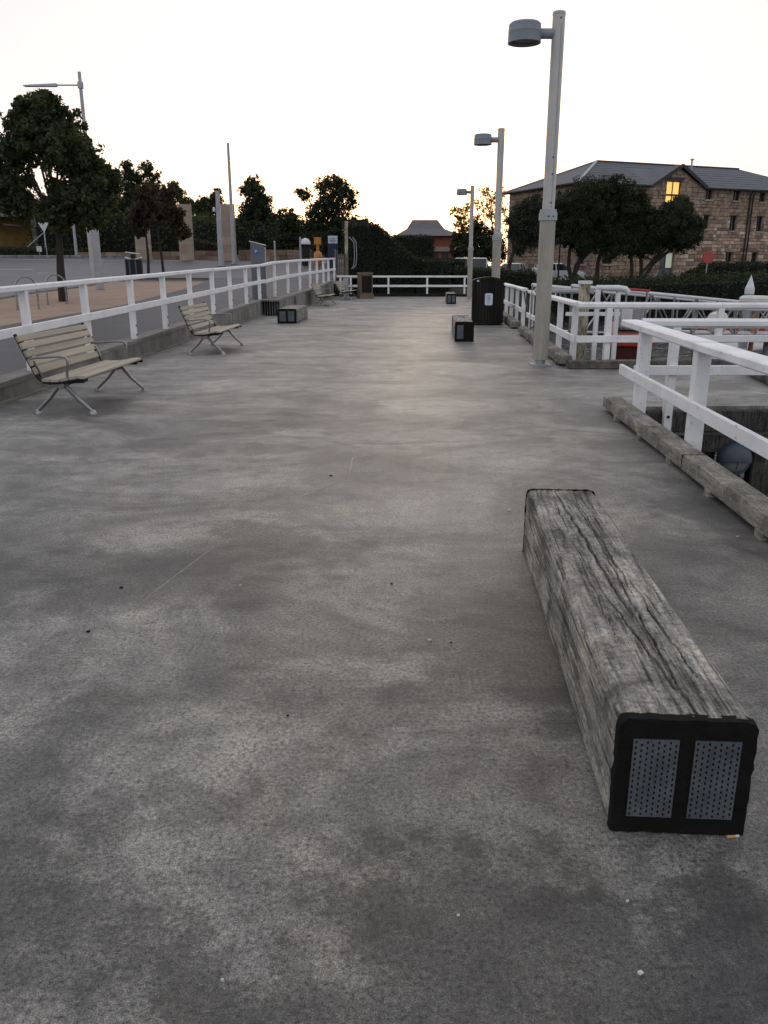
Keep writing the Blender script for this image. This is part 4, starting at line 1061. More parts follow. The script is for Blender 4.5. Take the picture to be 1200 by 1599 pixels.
    # windows and doors
    for (a, b_, c, d, k_) in ops:
        w_, h_ = b_ - a, d - c; fr = MB(); y = .18; t_ = .07 if k_ == 'lit' else .05
        for (p, q) in (((a, y, c + t_ / 2), (b_, y, c + t_ / 2)), ((a, y, d - t_ / 2), (b_, y, d - t_ / 2))): fr.bar(p, q, .06, t_)
        for x in (a + t_ / 2, b_ - t_ / 2, (a + b_) / 2): fr.bar((x, y, c + t_), (x, y, d - t_), t_, .06, (1, 0, 0))
        if k_ == 'lit': fr.bar((a + t_, y, c + h_ * .36), (b_ - t_, y, c + h_ * .36), .06, .1)
        elif k_ == 'w': fr.bar((a + t_, y + .002, c + h_ * .5), (b_ - t_, y + .002, c + h_ * .5), .05, .04)
        if k_ == 'door':
            wn_ = fr.build('door', 'doorpaint', root)
            MB().box(((a + b_) / 2, y + .03, c + h_ * .22), (w_ - .1, .05, h_ * .42)).build('panel', 'doorpaint', wn_)
            for s_ in (0, 1):
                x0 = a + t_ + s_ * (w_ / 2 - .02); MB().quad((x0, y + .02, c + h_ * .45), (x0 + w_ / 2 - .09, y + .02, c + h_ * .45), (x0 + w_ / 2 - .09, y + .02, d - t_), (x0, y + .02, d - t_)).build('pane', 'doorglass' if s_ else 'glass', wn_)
            continue
        wn_ = fr.build('window', 'winframe', root)
        for s_ in (0, 1):
            for (z0_, z1_) in (((0, .36), (.4, 1)) if k_ == 'lit' else ((0, .5), (.5, 1))):
                x0 = a + t_ + s_ * (w_ / 2 - t_ * .5); x1 = x0 + w_ / 2 - t_ * 1.5
                MB().box(((x0 + x1) / 2, y + .035, c + h_ * (z0_ + z1_) / 2), (x1 - x0, .012, h_ * (z1_ - z0_) - .06)).build('pane', 'litglass' if k_ == 'lit' else 'glass', wn_)
        MB().box(((a + b_) / 2, -.06, c - .09), (w_ + .24, .3, .14), .01).build('sill', 'sandpale', wn_)
        MB().box(((a + b_) / 2, -.05, d + .12), (w_ + .3, .16, .22), .01).build('lintel', 'winframe' if k_ == 'lit' else 'sand', wn_)
    # roof: hip ends, overhanging eaves, cross gable
    ov = .45; rf = MB(); rh = DEP / 2
    A = (-ov, -ov, EH - .05); B = (LEN + ov, -ov, EH - .05); Cc = (LEN + ov, DEP + ov, EH - .05); Dd = (-ov, DEP + ov, EH - .05)
    E_ = (rh, DEP / 2, RH); Fp = (LEN - rh, DEP / 2, RH)
    hw = (g1 - g0) / 2 + .15; zr_ = gz + .22
    yr = (zr_ - (EH - .05)) / (RH - EH + .05) * (DEP / 2 + ov) - ov
    nl, nr, ap = (gm - hw, -ov, EH - .05), (gm + hw, -ov, EH - .05), (gm, yr, zr_)
    rf.add([A, nl, ap, E_], [(0, 1, 2, 3)]); rf.add([nr, B, Fp, ap], [(0, 1, 2, 3)]); rf.add([E_, ap, Fp], [(0, 1, 2)])
    rf.add([B, Cc, Dd, A, E_, Fp], [(0, 1, 5), (1, 2, 4, 5), (2, 3, 4)])
    dn = lambda p: (p[0], p[1], p[2] - .12)
    for p, q in ((A, nl), (nr, B), (B, Cc), (Cc, Dd), (Dd, A)): rf.add([p, q, dn(q), dn(p)], [(0, 1, 2, 3)])
    for p, q in ((A, nl), (nr, B)): rf.add([dn(p), dn(q), (q[0], .0, q[2] - .12), (p[0], .0, p[2] - .12)], [(0, 1, 2, 3)])
    rf.add([dn(A), (0, -ov, A[2] - .12), (0, DEP + ov, A[2] - .12), dn(Dd)], [(0, 1, 2, 3)])
    ro = rf.build('roof', 'slate', root)
    # cross gable roof
    def slope(y): return EH - .05 + (RH - EH + .05) * (y + ov) / (DEP / 2 + ov)
    cg = MB(); fo = .25
    P0 = (gm, -fo - .1, zr_); Pl = (gm - hw, -fo - .1, EH - .05); Pr = (gm + hw, -fo - .1, EH - .05); Pb = (gm, yr + .05, zr_ + .02)
    cg.add([P0, Pl, (gm - hw - .05, -ov + .1, EH - .0), Pb, Pr, (gm + hw + .05, -ov + .1, EH - .0)], [(0, 1, 2, 3), (0, 3, 5, 4)]); cg.build('cross_gable_roof', 'slate', ro)
    for s_ in (-1, 1): MB().bar((gm, -fo - .12, zr_ - .05), (gm + s_ * (hw + .05), -fo - .12, EH - .08), .08, .26).build('barge_board', 'winframe', ro)
    MB().bar((rh, DEP / 2, RH + .04), (LEN - rh, DEP / 2, RH + .04), .22, .12, None, .04).build('ridge_cap', 'slate', ro)
    for e in (A, Dd): MB().bar((e[0], e[1], e[2] + .03), (rh, DEP / 2, RH + .04), .22, .07).build('hip_cap', 'greymetal', ro)
    for (p, q) in (((-ov, -ov - .06, EH - .12), (g0 - .3, -ov - .06, EH - .12)), ((g1 + .3, -ov - .06, EH - .12), (LEN + ov, -ov - .06, EH - .12)), ((-ov - .06, -ov, EH - .12), (-ov - .06, DEP + ov, EH - .12))):
        MB().bar(p, q, .14, .14, None, .03).build('gutter', 'winframe', ro)
    # slates: visible courses as thin steps on the front slopes
    for i in range(1, 9):
        y = -ov + (DEP / 2 + ov) * i / 9; ins = (y + ov) / (DEP / 2 + ov) * (rh + ov) - ov
        MB().bar((ins, y, slope(y) + .012), (g0 - .2 if slope(y) < zr_ else LEN - ins, y, slope(y) + .004), .03, .012).build('slate_course', 'slate', ro)
        if slope(y) < zr_: MB().bar((g1 + .2, y, slope(y) + .012), (LEN - ins, y, slope(y) + .004), .03, .012).build('slate_course', 'slate', ro)
    # downpipes
    a = onface(1159, 400)[0]
    for dx, r_ in ((0, .07), (.34, .06)):
        MB().tube([(a + dx, -.16, .1), (a + dx, -.16, EH - .6), (a + dx - .1, -ov - .02, EH - .15)], r_, 8).build('downpipe', 'winframe', root, True)
    # chimney-like cowl
    cu = onface(1113, 262)[0]; MB().tube([(cu + .3, 2.9, 9.2), (cu + .3, 2.9, 10.5)], .08, 8).build('flue', 'greymetal', root, True)
    MB().lathe([(0, .14), (.14, .1), (.2, 0), (.08, -.05)], (cu + .3, 2.9, 10.55), 10).build('cowl', 'greymetal', root, True)
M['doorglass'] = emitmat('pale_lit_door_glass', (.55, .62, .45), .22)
warehouse()

# ------------------------------------------------------------------ far house
def house():
    d = 95.; zt = 6.55; ze = 4.75
    root = empty('brick_house', (4.6, d, .9), R(3), 'far red brick house with a broken-hipped grey roof and terracotta ridge', 'house')
    w_ = MB(); w_.box((4.9, d + 2.5, 2.8), (6.0, 5, 4.0)); w_.build('wall', 'redroof', root, world=True)
    r = MB(); x0, x1 = 1.2, 8.6; y0, y1 = d - .6, d + 6
    mx0, mx1, my0, my1, mz = 2.55, 6.75, d + 1.3, d + 4, 5.55
    # flared hip in two pitches
    r.add([(x0, y0, ze), (x1, y0, ze), (x1, y1, ze), (x0, y1, ze), (mx0, my0, mz), (mx1, my0, mz), (mx1, my1, mz), (mx0, my1, mz), (3.2, d + 2.6, zt), (6.05, d + 2.6, zt)],
          [(0, 1, 5, 4), (1, 2, 6, 5), (2, 3, 7, 6), (3, 0, 4, 7), (4, 5, 9, 8), (5, 6, 9), (6, 7, 8, 9), (7, 4, 8)])
    ro = r.build('roof', 'roofgrey', root, world=True)
    MB().bar((3.1, d + 2.6, zt + .04), (6.15, d + 2.6, zt + .04), .2, .14).build('ridge', 'ridge', ro, world=True)
    MB().bar((3.2, d + 2.6, zt), (mx0, my0, mz), .16, .1).build('hip_ridge', 'ridge', ro, world=True); MB().bar((mx0, my0, mz), (x0, y0, ze), .16, .1).build('hip_ridge', 'ridge', ro, world=True)
    MB().bar((6.05, d + 2.6, zt), (mx1, my0, mz), .16, .1).build('hip_ridge', 'ridge', ro, world=True)
    gx = 3.9
    MB().prism([(gx - 1.2, d - .1, ze + .15), (gx, d + .2, ze + 1.15), (gx + .35, d + .2, ze + .15)], (0, 1.2, 0)).build('dormer', 'roofgrey', ro, world=True)
    MB().bar((gx - .0, d + .18, ze + 1.2), (gx + .38, d + .15, ze + .1), .08, .12).build('dormer_barge', 'ridge', ro, world=True)
    ve = MB().box((6.2, d - .15, 3.35), (2.2, .2, .5)).build('pale_lintel', 'sandpale', root, world=True)
    for x in (5.6, 6.8):
        f_ = MB().box((x, d - .02, 2.5), (.8, .1, 1.2)).build('window', 'winframe', root, world=True); MB().box((x, d - .08, 2.5), (.66, .04, 1.05)).build('pane', 'glass', f_, world=True)
house()

# ------------------------------------------------------------------ street furniture on the left
# tall street light with sleeve
def streetlight(label, px, depth, toppx, sleeve, arm, r=.085, name='street_light'):
    b_ = D(px[0], px[1], depth); b_.z = zl(depth); tz = D(toppx[0], toppx[1], depth).z
    root = empty(name, b_, 0, label, 'street light'); H_ = tz - b_.z
    MB().tube([(0, 0, 0), (0, 0, H_)], [r * 1.25, r * .8], 12).build('pole', 'greymetal', root, True)
    MB().tube([(0, 0, 0), (0, 0, .06)], r * 2.2, 12).build('base_flange', 'greymetal', root, True)
    if sleeve:
        MB().bar((-.17, 0, .45), (-.17, 0, sleeve), .34, .12, (1, 0, 0), .02).build('banner_sleeve', 'polehigh', root)
        MB().tube([(0, 0, 0), (0, 0, sleeve - .1)], .16, 12).build('sleeve', 'greymetal', root, True)
    if arm:
        za = H_ - .5
        MB().tube([(0, 0, za), (-arm * .45, 0, za)], .03, 8).build('arm', 'greymetal', root, True)
        MB().tube([(0, 0, za - .12), (0, 0, za + .12)], .12, 10).build('bracket', 'greymetal', root, True)
        MB().add(*(lambda v: (v, [(0, 1, 2, 3), (4, 7, 6, 5), (0, 4, 5, 1), (1, 5, 6, 2), (2, 6, 7, 3), (3, 7, 4, 0)]))(
            [(-arm * .42, -.11, za - .06), (-arm, -.14, za - .05), (-arm, .14, za - .05), (-arm * .42, .11, za - .06), (-arm * .42, -.08, za + .06), (-arm, -.08, za + .0), (-arm, .08, za + .0), (-arm * .42, .08, za + .06)])).build('lantern', 'greymetal', root)
    return root
streetlight('tall street light with long thin arm and grey banner sleeve, by the broad tree', (157, 450), 37.5, (122, 112), 3.35, 2.35)
streetlight('tall bare pole in front of the third pillar', (366, 412), 66, (359, 223), 0, 0, .12)
o = streetlight('shorter grey pole with small fittings beside the third pillar', (346, 415), 62, (339, 298), 0, 0, .17)
MB().box((-.3, 0, 3.9), (.16, .16, .3), .03).build('loudspeaker', 'signwhite', o)
streetlight('pale pole with a red band on the verge by the give way sign', (120, 398), 82, (112, 325), 0, 0, .13)
pb = [q for q in COL.objects if q.get('label', '').startswith('pale pole')][0]
MB().box((-.2, 0, 2.75), (.14, .2, .45)).build('red_band', 'redsign', pb)

def hoop(label, px0, px1, topy, depth):
    b_ = D((px0 + px1) / 2, 480, depth); b_.z = zl(depth)
    root = empty('bike_hoop', b_, R(40), label, 'bike rack', 'steel bike hoops on the gravel')
    pts = [(-.3, 0, -.1), (-.3, 0, .6)] + [(-.3 * math.cos(a), 0, .6 + .3 * math.sin(a)) for a in [R(q) for q in range(15, 180, 15)]] + [(.3, 0, .6), (.3, 0, -.1)]
    MB().tube(pts, .025, 10).build('hoop', 'alu', root, True)
    for s_ in (-.3, .3): MB().lathe([(.06, 0), (.06, .01), (.03, .012)], (s_, 0, 0), 12).build('flange', 'alu', root, True)
hoop('steel bike hoop on the gravel, left of the trunk of the broad tree', 34, 55, 432, 24.4)
hoop('steel bike hoop on the gravel right beside the trunk of the broad tree', 82, 100, 427, 26.8)

# street bin with winged top
b_ = D(211, 430, 46.0); b_.z = zl(46)
rt = empty('street_bin', b_, R(10), 'black street bin with a white winged lid on the gravel edge', 'bin')
MB().box((0, 0, .52), (.85, .6, 1.04), .03).build('body', 'darkmetal', rt)
for x in (-.2, .12): MB().box((x, -.31, .52), (.05, .02, .9)).build('rib', 'cabinet', rt)
for s_ in (-1, 1): MB().bar((s_ * .42, 0, 1.16), (s_ * .12, 0, 1.06), .62, .05, (0, 1, 0)).build('lid_wing', 'white_metal', rt)
MB().box((.0, 0, 1.2), (.24, .5, .22)).build('hood', 'darkmetal', rt)
MB().bar((-.36, 0, 1.42), (.34, 0, 1.33), .58, .05, (0, 1, 0)).build('roof', 'white_metal', rt)

# parking machine with a blue P badge
b_ = Vector((-4.52, 30.6, zl(30.6)))
rt = empty('parking_machine', b_, R(6), 'blue-grey parking machine with sloping top and round blue badge behind the railing', 'parking machine')
MB().prism([(-.25, -.17, 0), (.25, -.17, 0), (.25, .17, 0), (-.25, .17, 0)], (0, 0, 1.72)).build('body', 'cabinet', rt)
MB().add([(-.25, -.17, 1.72), (.25, -.17, 1.72), (.25, .17, 1.72), (-.25, .17, 1.72), (-.25, -.17, 1.92), (.25, -.17, 1.80), (.25, .17, 1.80), (-.25, .17, 1.92)], [(4, 5, 6, 7), (0, 1, 5, 4), (1, 2, 6, 5), (2, 3, 7, 6), (3, 0, 4, 7)]).build('head', 'cabinet', rt)
MB().bar((-.29, 0, 1.95), (.29, 0, 1.815), .4, .03, (0, 1, 0)).build('roof', 'white_metal', rt)
MB().box((.262, 0, .9), (.02, .3, 1.7)).build('side_panel', 'polehigh', rt)
bd = MB().lathe([(0, .012), (.085, .012), (.09, 0)], (-.06, -.172, 1.60), 20, 'Y').build('badge', 'blue', rt, True)
P = MB(); P.box((-.085, -.188, 1.60), (.018, .004, .105)); P.box((-.055, -.188, 1.645), (.045, .0042, .016)); P.box((-.055, -.188, 1.600), (.045, .0042, .016)); P.box((-.03, -.188, 1.6225), (.016, .0038, .055))
P.build('letter', 'signwhite', bd)

# stone pillars
for lab, x0, x1, yt, yb, dep in (('pale stone pillar half hidden by the reddish street trees', 213, 239, 349, 406, 74), ('tall stone pillar with a pale left face between the street trees and the two poles', 281, 305, 319, 407, 73), ('tall stone pillar standing behind the two poles', 346, 371, 319, 408, 72)):
    a = D(x0, yb, dep); c_ = D(x1, yb, dep); top = D(x0, yt, dep).z; w_ = c_.x - a.x; z0 = zl(dep)
    rt = empty('stone_pillar', ((a.x + c_.x) / 2, dep, z0), R(24), lab, 'pillar', 'stone pillars across the road')
    h = top - z0; n = 7
    for i in range(n): MB().box((0, 0, h * (i + .5) / n), (w_ * .84, w_ * .6, h / n - .012), .015).build('pillar_block', 'sandpale', rt)
    MB().box((0, 0, h / 2), (w_ * .8, w_ * .56, h - .02)).build('core', 'sandpale', rt)
# low stone wall pieces across the road
def lowwall(label, x0, x1, yt, dep, hgt, n=12):
    a = D(x0, 405, dep); c_ = D(x1, 405, dep); z0 = zl(dep) - .1
    rt = empty('low_stone_wall', (a.x, dep, z0), 0, label, 'wall'); L = c_.x - a.x; rng = random.Random(x0)
    for r_ in range(2):
        x = 0
        while x < L:
            w_ = rng.uniform(.5, 1.1); MB().box((min(x + w_ / 2, L), rng.uniform(-.05, .05), hgt * (r_ + .5) / 2), (w_ - .03, .5, hgt / 2 - .02), .03).build('stone', 'sand', rt); x += w_
    MB().box((L / 2, 0, hgt / 2 - .02), (L, .4, hgt - .06)).build('core', 'mortar', rt)
lowwall('low stone wall between the first two pillars', 240, 281, 397, 76, .75)
lowwall('low reddish stone wall between the second and third pillars', 306, 345, 397, 75, .85)
lowwall('low rubble wall across the road behind the parking machine', 374, 500, 397, 74, .95)
lowwall('low stone edging on the verge before the first pillar', 125, 212, 402, 81, .55)
# pinkish flowering shrub between pillars
hedge('pinkish low shrub above the reddish stone wall', [(D(306, 395, 78).x, D(345, 395, 78).x, 77, 79, zl(78), zl(78) + 1.5, zl(78) + 1.15)], 900, .14, 61, 'leaf_red', name='flowering_shrub', cat='shrub')

# give way sign
b_ = D(73, 390, 80); b_.z = zl(80); s0 = D(70, 355, 80)
rt = empty('give_way_sign', b_, 0, 'white triangular give way sign on a thin post on the verge', 'sign')
MB().tube([(0, 0, 0), (0, 0, s0.z - b_.z + .3)], .035, 8).build('post', 'greymetal', rt, True)
MB().prism([(-.5, -.05, s0.z - b_.z + .42), (.5, -.05, s0.z - b_.z + .42), (0, -.05, s0.z - b_.z - .48)], (0, -.02, 0)).build('red_border', 'signwhite', rt)
MB().prism([(-.43, -.075, s0.z - b_.z + .385), (.43, -.075, s0.z - b_.z + .385), (0, -.075, s0.z - b_.z - .39)], (0, -.012, 0)).build('face', 'paint', rt)
b_ = D(62, 391, 81.3); b_.z = zl(81)
rt = empty('small_sign', b_, 0, 'small white two-panel sign on the verge below the ramp rail', 'sign')
MB().tube([(0, 0, 0), (0, 0, 1.0)], .03, 6).build('post', 'greymetal', rt)
for s_ in (-1, 1): MB().box((s_ * .13, -.04, .75), (.2, .03, .5)).build('panel', 'paint', rt)

# underpass
def underpass():
    d = 86.; x0, x1 = -52., D(50, 350, d).x; z0 = zl(d) - .3; zb = D(20, 338, d).z; zt = D(20, 308, d).z
    rt = empty('road_underpass', (x0 + 6, d, z0), 0, 'grey concrete underpass with ochre inner wall behind the broad tree', 'bridge')
    MB().box(((x0 + x1) / 2, d + 3.2, (zb + zt) / 2), (x1 - x0, 6, zt - zb), .05).build('deck_beam', 'concrete_top', rt, world=True)
    MB().box(((x0 + x1) / 2, d - .05, zt - .15), (x1 - x0, .4, .3), .03).build('parapet', 'concrete_top', rt, world=True)
    MB().box(((x0 + x1) / 2, d + 6.3, (z0 + zb) / 2), (x1 - x0, .3, zb - z0)).build('back_wall', 'ochre', rt, world=True)
    MB().box((x1 + .1, d + 3.2, (z0 + zb) / 2), (.5, 6, zb - z0)).build('abutment', 'concrete', rt, world=True)
    MB().box((x0 - .1, d + 3.2, (z0 + zb) / 2), (.5, 6, zb - z0)).build('abutment', 'concrete', rt, world=True)
    a = D(5, 350, d + 3); b2_ = D(34, 353, d + 4)
    lf = MB().bar(a, b2_, .3, .16).build('light_fitting', 'greymetal', rt, world=True)
    MB().bar(a + Vector((0, -.2, -.1)), b2_ + Vector((0, -.2, -.1)), .22, .3).build('lit_tube', 'lampglow', lf, world=True)
    hr = MB(); p = D(44, 385, d - 1.5); q = D(69, 363, d - 1.5); hr.tube([p, q], .06, 6); hr.tube([p, p - Vector((0, 0, .8))], .05, 6); hr.tube([q, q - Vector((0, 0, 1.4))], .05, 6)
    rr = empty('ramp_rail', (p.x, p.y, zl(84)), 0, 'pale sloping handrail beside the underpass', 'handrail')
    hr.build('rail', 'greymetal', rr, True, world=True)
underpass()

# pier-end bits: picket gate, post, signs
rt = empty('picket_gate', (-2.72, 46.9, .6), 0, 'weathered brown picket gate between the railing end and the tall post', 'gate')
for i in range(7):
    x = -2.68 + i * .115; z1 = 2.5 - .18 * math.sin(math.pi * i / 6) - .05 * i + (.08 if i % 2 else 0)
    MB().bar((x, 46.9 - .03 * i, .3), (x, 46.9 - .03 * i, z1), .075, .025, (1, 0, 0), .004).build('picket', 'brownslat', rt, world=True)
for z in (1.0, 2.0): MB().bar((-2.72, 46.95, z), (-1.92, 46.75, z), .03, .08).build('gate_rail', 'brownslat', rt, world=True)
rt = empty('timber_post', (-2.06, 47.0, 0), 0, 'tall pale weathered post beside the picket gate', 'post')
MB().bar((-2.08, 47, -.2), (-2.06, 47, 3.9), .17, .17, (1, 0, 0), .02).build('shaft', 'palepile', rt, world=True)
MB().box((-2.06, 47, 3.92), (.2, .2, .05)).build('cap', 'palepile', rt, world=True)
rt = empty('curved_handrail', (-1.7, 47.2, 0), 0, 'thin grey bent handrail beside the tall weathered post', 'handrail')
for dx in (0, .28): MB().tube([D(545 + dx * 20, 370, 47.2), D(553 + dx * 12, 378, 47.2), D(554 + dx * 12, 400, 47.2), D(553 + dx * 12, 414, 47.2), D(549 + dx * 8, 420, 47.2)], .02, 6).build('tube', 'greymetal', rt, True, world=True)
rt = empty('small_board', (-2.0, 44.5, 0), R(10), 'small grey standing board between the two farthest benches', 'board')
MB().bar((0, 0, 0), (0, .1, 1.0), .28, .05, (1, 0, 0)).build('panel', 'greymetal', rt)
b_ = D(520.5, 404, 55); zt = D(520, 367, 55).z; zg = zl(55)
rt = empty('totem_sign', (b_.x, 55, zg), R(4), 'navy totem sign with a pale printed head behind the railing end', 'sign')
MB().box((0, 0, (zt - zg) / 2), (.66, .14, zt - zg), .01).build('body', 'navy', rt)
MB().box((0, -.08, zt - zg - .28), (.6, .02, .46)).build('printed_panel', 'signwhite', rt)
for z, w_ in ((.22, .34), (.32, .42), (.40, .3)): MB().box((-.03, -.094, zt - zg - z), (w_, .006, .035)).build('print_line', 'cabinet', rt)
b_ = D(497, 408, 57); zg = zl(57); z1 = D(497, 370, 57).z; k_ = 57 / F
rt = empty('orange_marker', (b_.x, 57, zg), 0, 'orange post sign with boxy head and bulky foot across the path', 'sign')
h = z1 - zg
MB().box((0, 0, h - .25), (.46, .25, .46), .05).build('head', 'orange', rt); MB().tube([(0, 0, .4), (0, 0, h - .45)], .1, 10).build('shaft', 'orange', rt, True)
MB().lathe([(.12, 0), (.26, .2), (.30, .55), (.26, .85), (.12, 1.0)], (0, 0, h - 1.9), 12).build('bulb', 'orange', rt, True)
MB().tube([(0, 0, 0), (0, 0, .5)], .12, 10).build('foot', 'orange', rt, True)
for i, (px, yt, yb, dep) in enumerate(((430, 376, 402, 66), (470, 370, 408, 60))):
    b_ = D(px, yb, dep); b_.z = zl(dep)
    rt = empty('thin_post', b_, 0, ('thin grey post across the road behind the parking machine', 'thin grey post left of the orange marker')[i], 'post')
    MB().tube([(0, 0, 0), (0, 0, D(px, yt, dep).z - b_.z)], .07, 8).build('shaft', 'greymetal', rt, True); MB().lathe([(.1, 0), (.1, .05), (.07, .08)], (0, 0, 0), 8).build('flange', 'greymetal', rt)
b_ = D(478, 408, 63); b_.z = zl(63)
rt = empty('litter_bin', b_, 0, 'dark litter bin with a white lid left of the orange marker', 'bin')
MB().lathe([(.3, 0), (.34, .9), (.34, 1.3)], (0, 0, 0), 14).build('body', 'darkmetal', rt, True)
MB().lathe([(.36, 1.5), (.38, 1.62), (.25, 1.86), (0, 1.95)], (0, 0, 0), 14).build('lid', 'white_metal', rt, True)
MB().tube([(0, 0, 1.2), (0, 0, 1.6)], .05, 6).build('stem', 'darkmetal', rt)

# lamp and red disc by the stone building
b_ = D(872, 432, 62); zt = D(872, 374, 62).z
rt = empty('garden_lamp', (b_.x, 62, .4), 0, 'short black lantern post before the stone building', 'lamp post')
MB().tube([(0, 0, 0), (0, 0, zt - .8)], [.07, .045], 8).build('post', 'darkmetal', rt, True)
MB().lathe([(.06, 0), (.14, .28), (.14, .3)], (0, 0, zt - .85), 8).build('lantern', 'signwhite', rt); MB().lathe([(.17, .3), (.05, .44), (0, .5)], (0, 0, zt - .85), 8).build('cap', 'darkmetal', rt)
b_ = D(1106, 402, 60.5)
rt = empty('round_sign', (b_.x, 59.2, .6), 0, 'round red disc sign above the clipped hedge by the stone building', 'sign')
b_ = D(1106, 402, 59.2)
MB().lathe([(0, .03), (.40, .03), (.42, 0), (.42, -.02), (0, -.02)], (b_.x, 59.2, b_.z), 24, 'Y').build('disc', 'redsign', rt, world=True)
MB().bar((b_.x, 59.25, .2), (b_.x, 59.25, b_.z + .3), .07, .04, (1, 0, 0)).build('post', 'greymetal', rt, world=True)

# ------------------------------------------------------------------ cars
def car(label, loc, rz, mat, van=False, group=None):
    rt = empty('parked_car', loc, rz, label, 'car', group)
    L, W_, Hb, Ht = 4.4, 1.76, .92, (1.75 if van else 1.46)
    sec = [(-2.2, .38, .66, .72), (-2.12, .26, .82, .84), (-1.6, .22, .92, .88), (1.3, .22, .92, .88), (1.95, .26, .80, .84), (2.18, .34, .66, .7)]
    vs = []; fs = []
    for x, zb, zt, hw in sec: vs += [(x, -hw, zb), (x, -hw * 1.01, (zb + zt) / 2), (x, -hw * .95, zt), (x, hw * .95, zt), (x, hw * 1.01, (zb + zt) / 2), (x, hw, zb)]
    n = len(sec)
    for i in range(n - 1):
        for j in range(6): fs.append((i * 6 + j, i * 6 + (j + 1) % 6, i * 6 + 6 + (j + 1) % 6, i * 6 + 6 + j))
    fs += [tuple(range(6)), tuple(range((n - 1) * 6, n * 6))]
    MB().add(vs, fs).build('body', mat, rt, True)
    r0, r1, f0, f1 = (-2.0, -1.75, 1.15, .55) if van else (-1.85, -1.2, 1.05, .25)
    cab = MB().add([(r0, -.8, .9), (f0, -.8, .9), (f1, -.66, Ht - .08), (r1, -.66, Ht - .08), (r0, .8, .9), (f0, .8, .9), (f1, .66, Ht - .08), (r1, .66, Ht - .08)],
                   [(0, 1, 2, 3), (4, 7, 6, 5), (1, 5, 6, 2), (0, 3, 7, 4), (3, 2, 6, 7)]); cab.build('windows', 'glass', rt)
    MB().add([(r1 - .05, -.67, Ht - .08), (f1 + .05, -.67, Ht - .08), (f1 + .05, .67, Ht - .08), (r1 - .05, .67, Ht - .08), (r1 + .1, -.58, Ht), (f1 - .1, -.58, Ht), (f1 - .1, .58, Ht), (r1 + .1, .58, Ht)],
             [(0, 1, 5, 4), (1, 2, 6, 5), (2, 3, 7, 6), (3, 0, 4, 7), (4, 5, 6, 7)]).build('roof', mat, rt)
    for x in ((r0 + r1) / 2 + .1, -.35, (f0 + f1) / 2):
        for s_ in (-1, 1): MB().bar((x + (.12 if x > .2 else 0), s_ * .81, .9), (x - (.2 if x > .2 else 0), s_ * .68, Ht - .07), .09, .03, (1, 0, 0)).build('pillar', mat, rt)
    for x in (-1.35, 1.35):
        for s_ in (-1, 1):
            wh = MB().lathe([(0, -.1), (.31, -.1), (.32, 0), (.31, .1), (0, .1)], (x, s_ * .8, .32), 18, 'Y').build('wheel', 'tyre', rt, True)
            MB().lathe([(0, -.12), (.19, -.115), (.2, .115), (0, .12)], (x, s_ * .8, .32), 14, 'Y').build('rim', 'alu', wh, True)
    for s_ in (-1, 1):
        MB().box((2.12, s_ * .6, .68), (.14, .3, .12), .02).build('headlight', 'signwhite', rt); MB().box((-2.15, s_ * .66, .74), (.1, .22, .16), .02).build('tail_light', 'redsign', rt)
    return rt
c_ = D(-34, 446, 36.5); car('black car at the road edge beside the bike hoops, mostly cut off', (c_.x - 1.75, 37.0, zl(37) - .02), R(12), 'carblack')
car('white van parked behind the low clipped hedge near the far house', (6.1, 66, .45), R(180), 'carwhite', True)
car('white car parked behind the fine-leaved trees before the stone building', (D(868, 425, 66).x, 66, .35), R(15), 'carwhite')
car('white car parked at the left corner of the stone building', (D(805, 425, 67).x, 67.5, .35), R(70), 'carwhite')

# ------------------------------------------------------------------ harbour: gangways, barge, piles
def gangway(label, a, b_, wid, hgt, bays):
    a = Vector(a); b_ = Vector(b_); rt = empty('gangway', a, 0, label, 'gangway', 'aluminium truss gangways')
    d = (b_ - a); side = Vector((d.y, -d.x, 0)).normalized(); up = Vector((0, 0, hgt))
    for s_ in (-1, 1):
        o_ = side * s_ * wid / 2
        MB().tube([a + o_, b_ + o_], .04, 8).build('bottom_chord', 'alu', rt, True, world=True)
        MB().tube([a + o_ + up, b_ + o_ + up], .045, 8).build('top_chord', 'white_metal', rt, True, world=True)
        for i in range(bays + 1):
            p = a.lerp(b_, i / bays) + o_; MB().tube([p, p + up], .025, 6).build('truss_post', 'alu', rt, True, world=True)
            if i < bays:
                q = a.lerp(b_, (i + 1) / bays) + o_
                MB().tube([p, q + up] if i % 2 == 0 else [p + up, q], .022, 6).build('diagonal', 'alu', rt, True, world=True)
    MB().bar(a + Vector((0, 0, .02)), b_ + Vector((0, 0, .02)), wid - .1, .04).build('walkway', 'greymetal', rt, world=True)
gangway('aluminium truss gangway starting behind the lamp-post railing and sloping to the pontoon', (3.9, 19.6, .15), (13.5, 27.0, -.75), 1.2, 1.05, 12)
gangway('lower truss gangway running behind the red barge', (7.0, 19.6, .12), (12.8, 20.4, -.05), 1.0, .6, 11)
pn = empty('pontoon', (13, 26, -1.7), R(10), 'grey floating pontoon at the foot of the long gangway', 'pontoon')
MB().box((2.5, 1.5, .35), (9, 2.6, .7), .05).build('float', 'concrete', pn); MB().box((2.5, 1.5, .74), (9.1, 2.7, .08)).build('deck_boards', 'greymetal', pn)
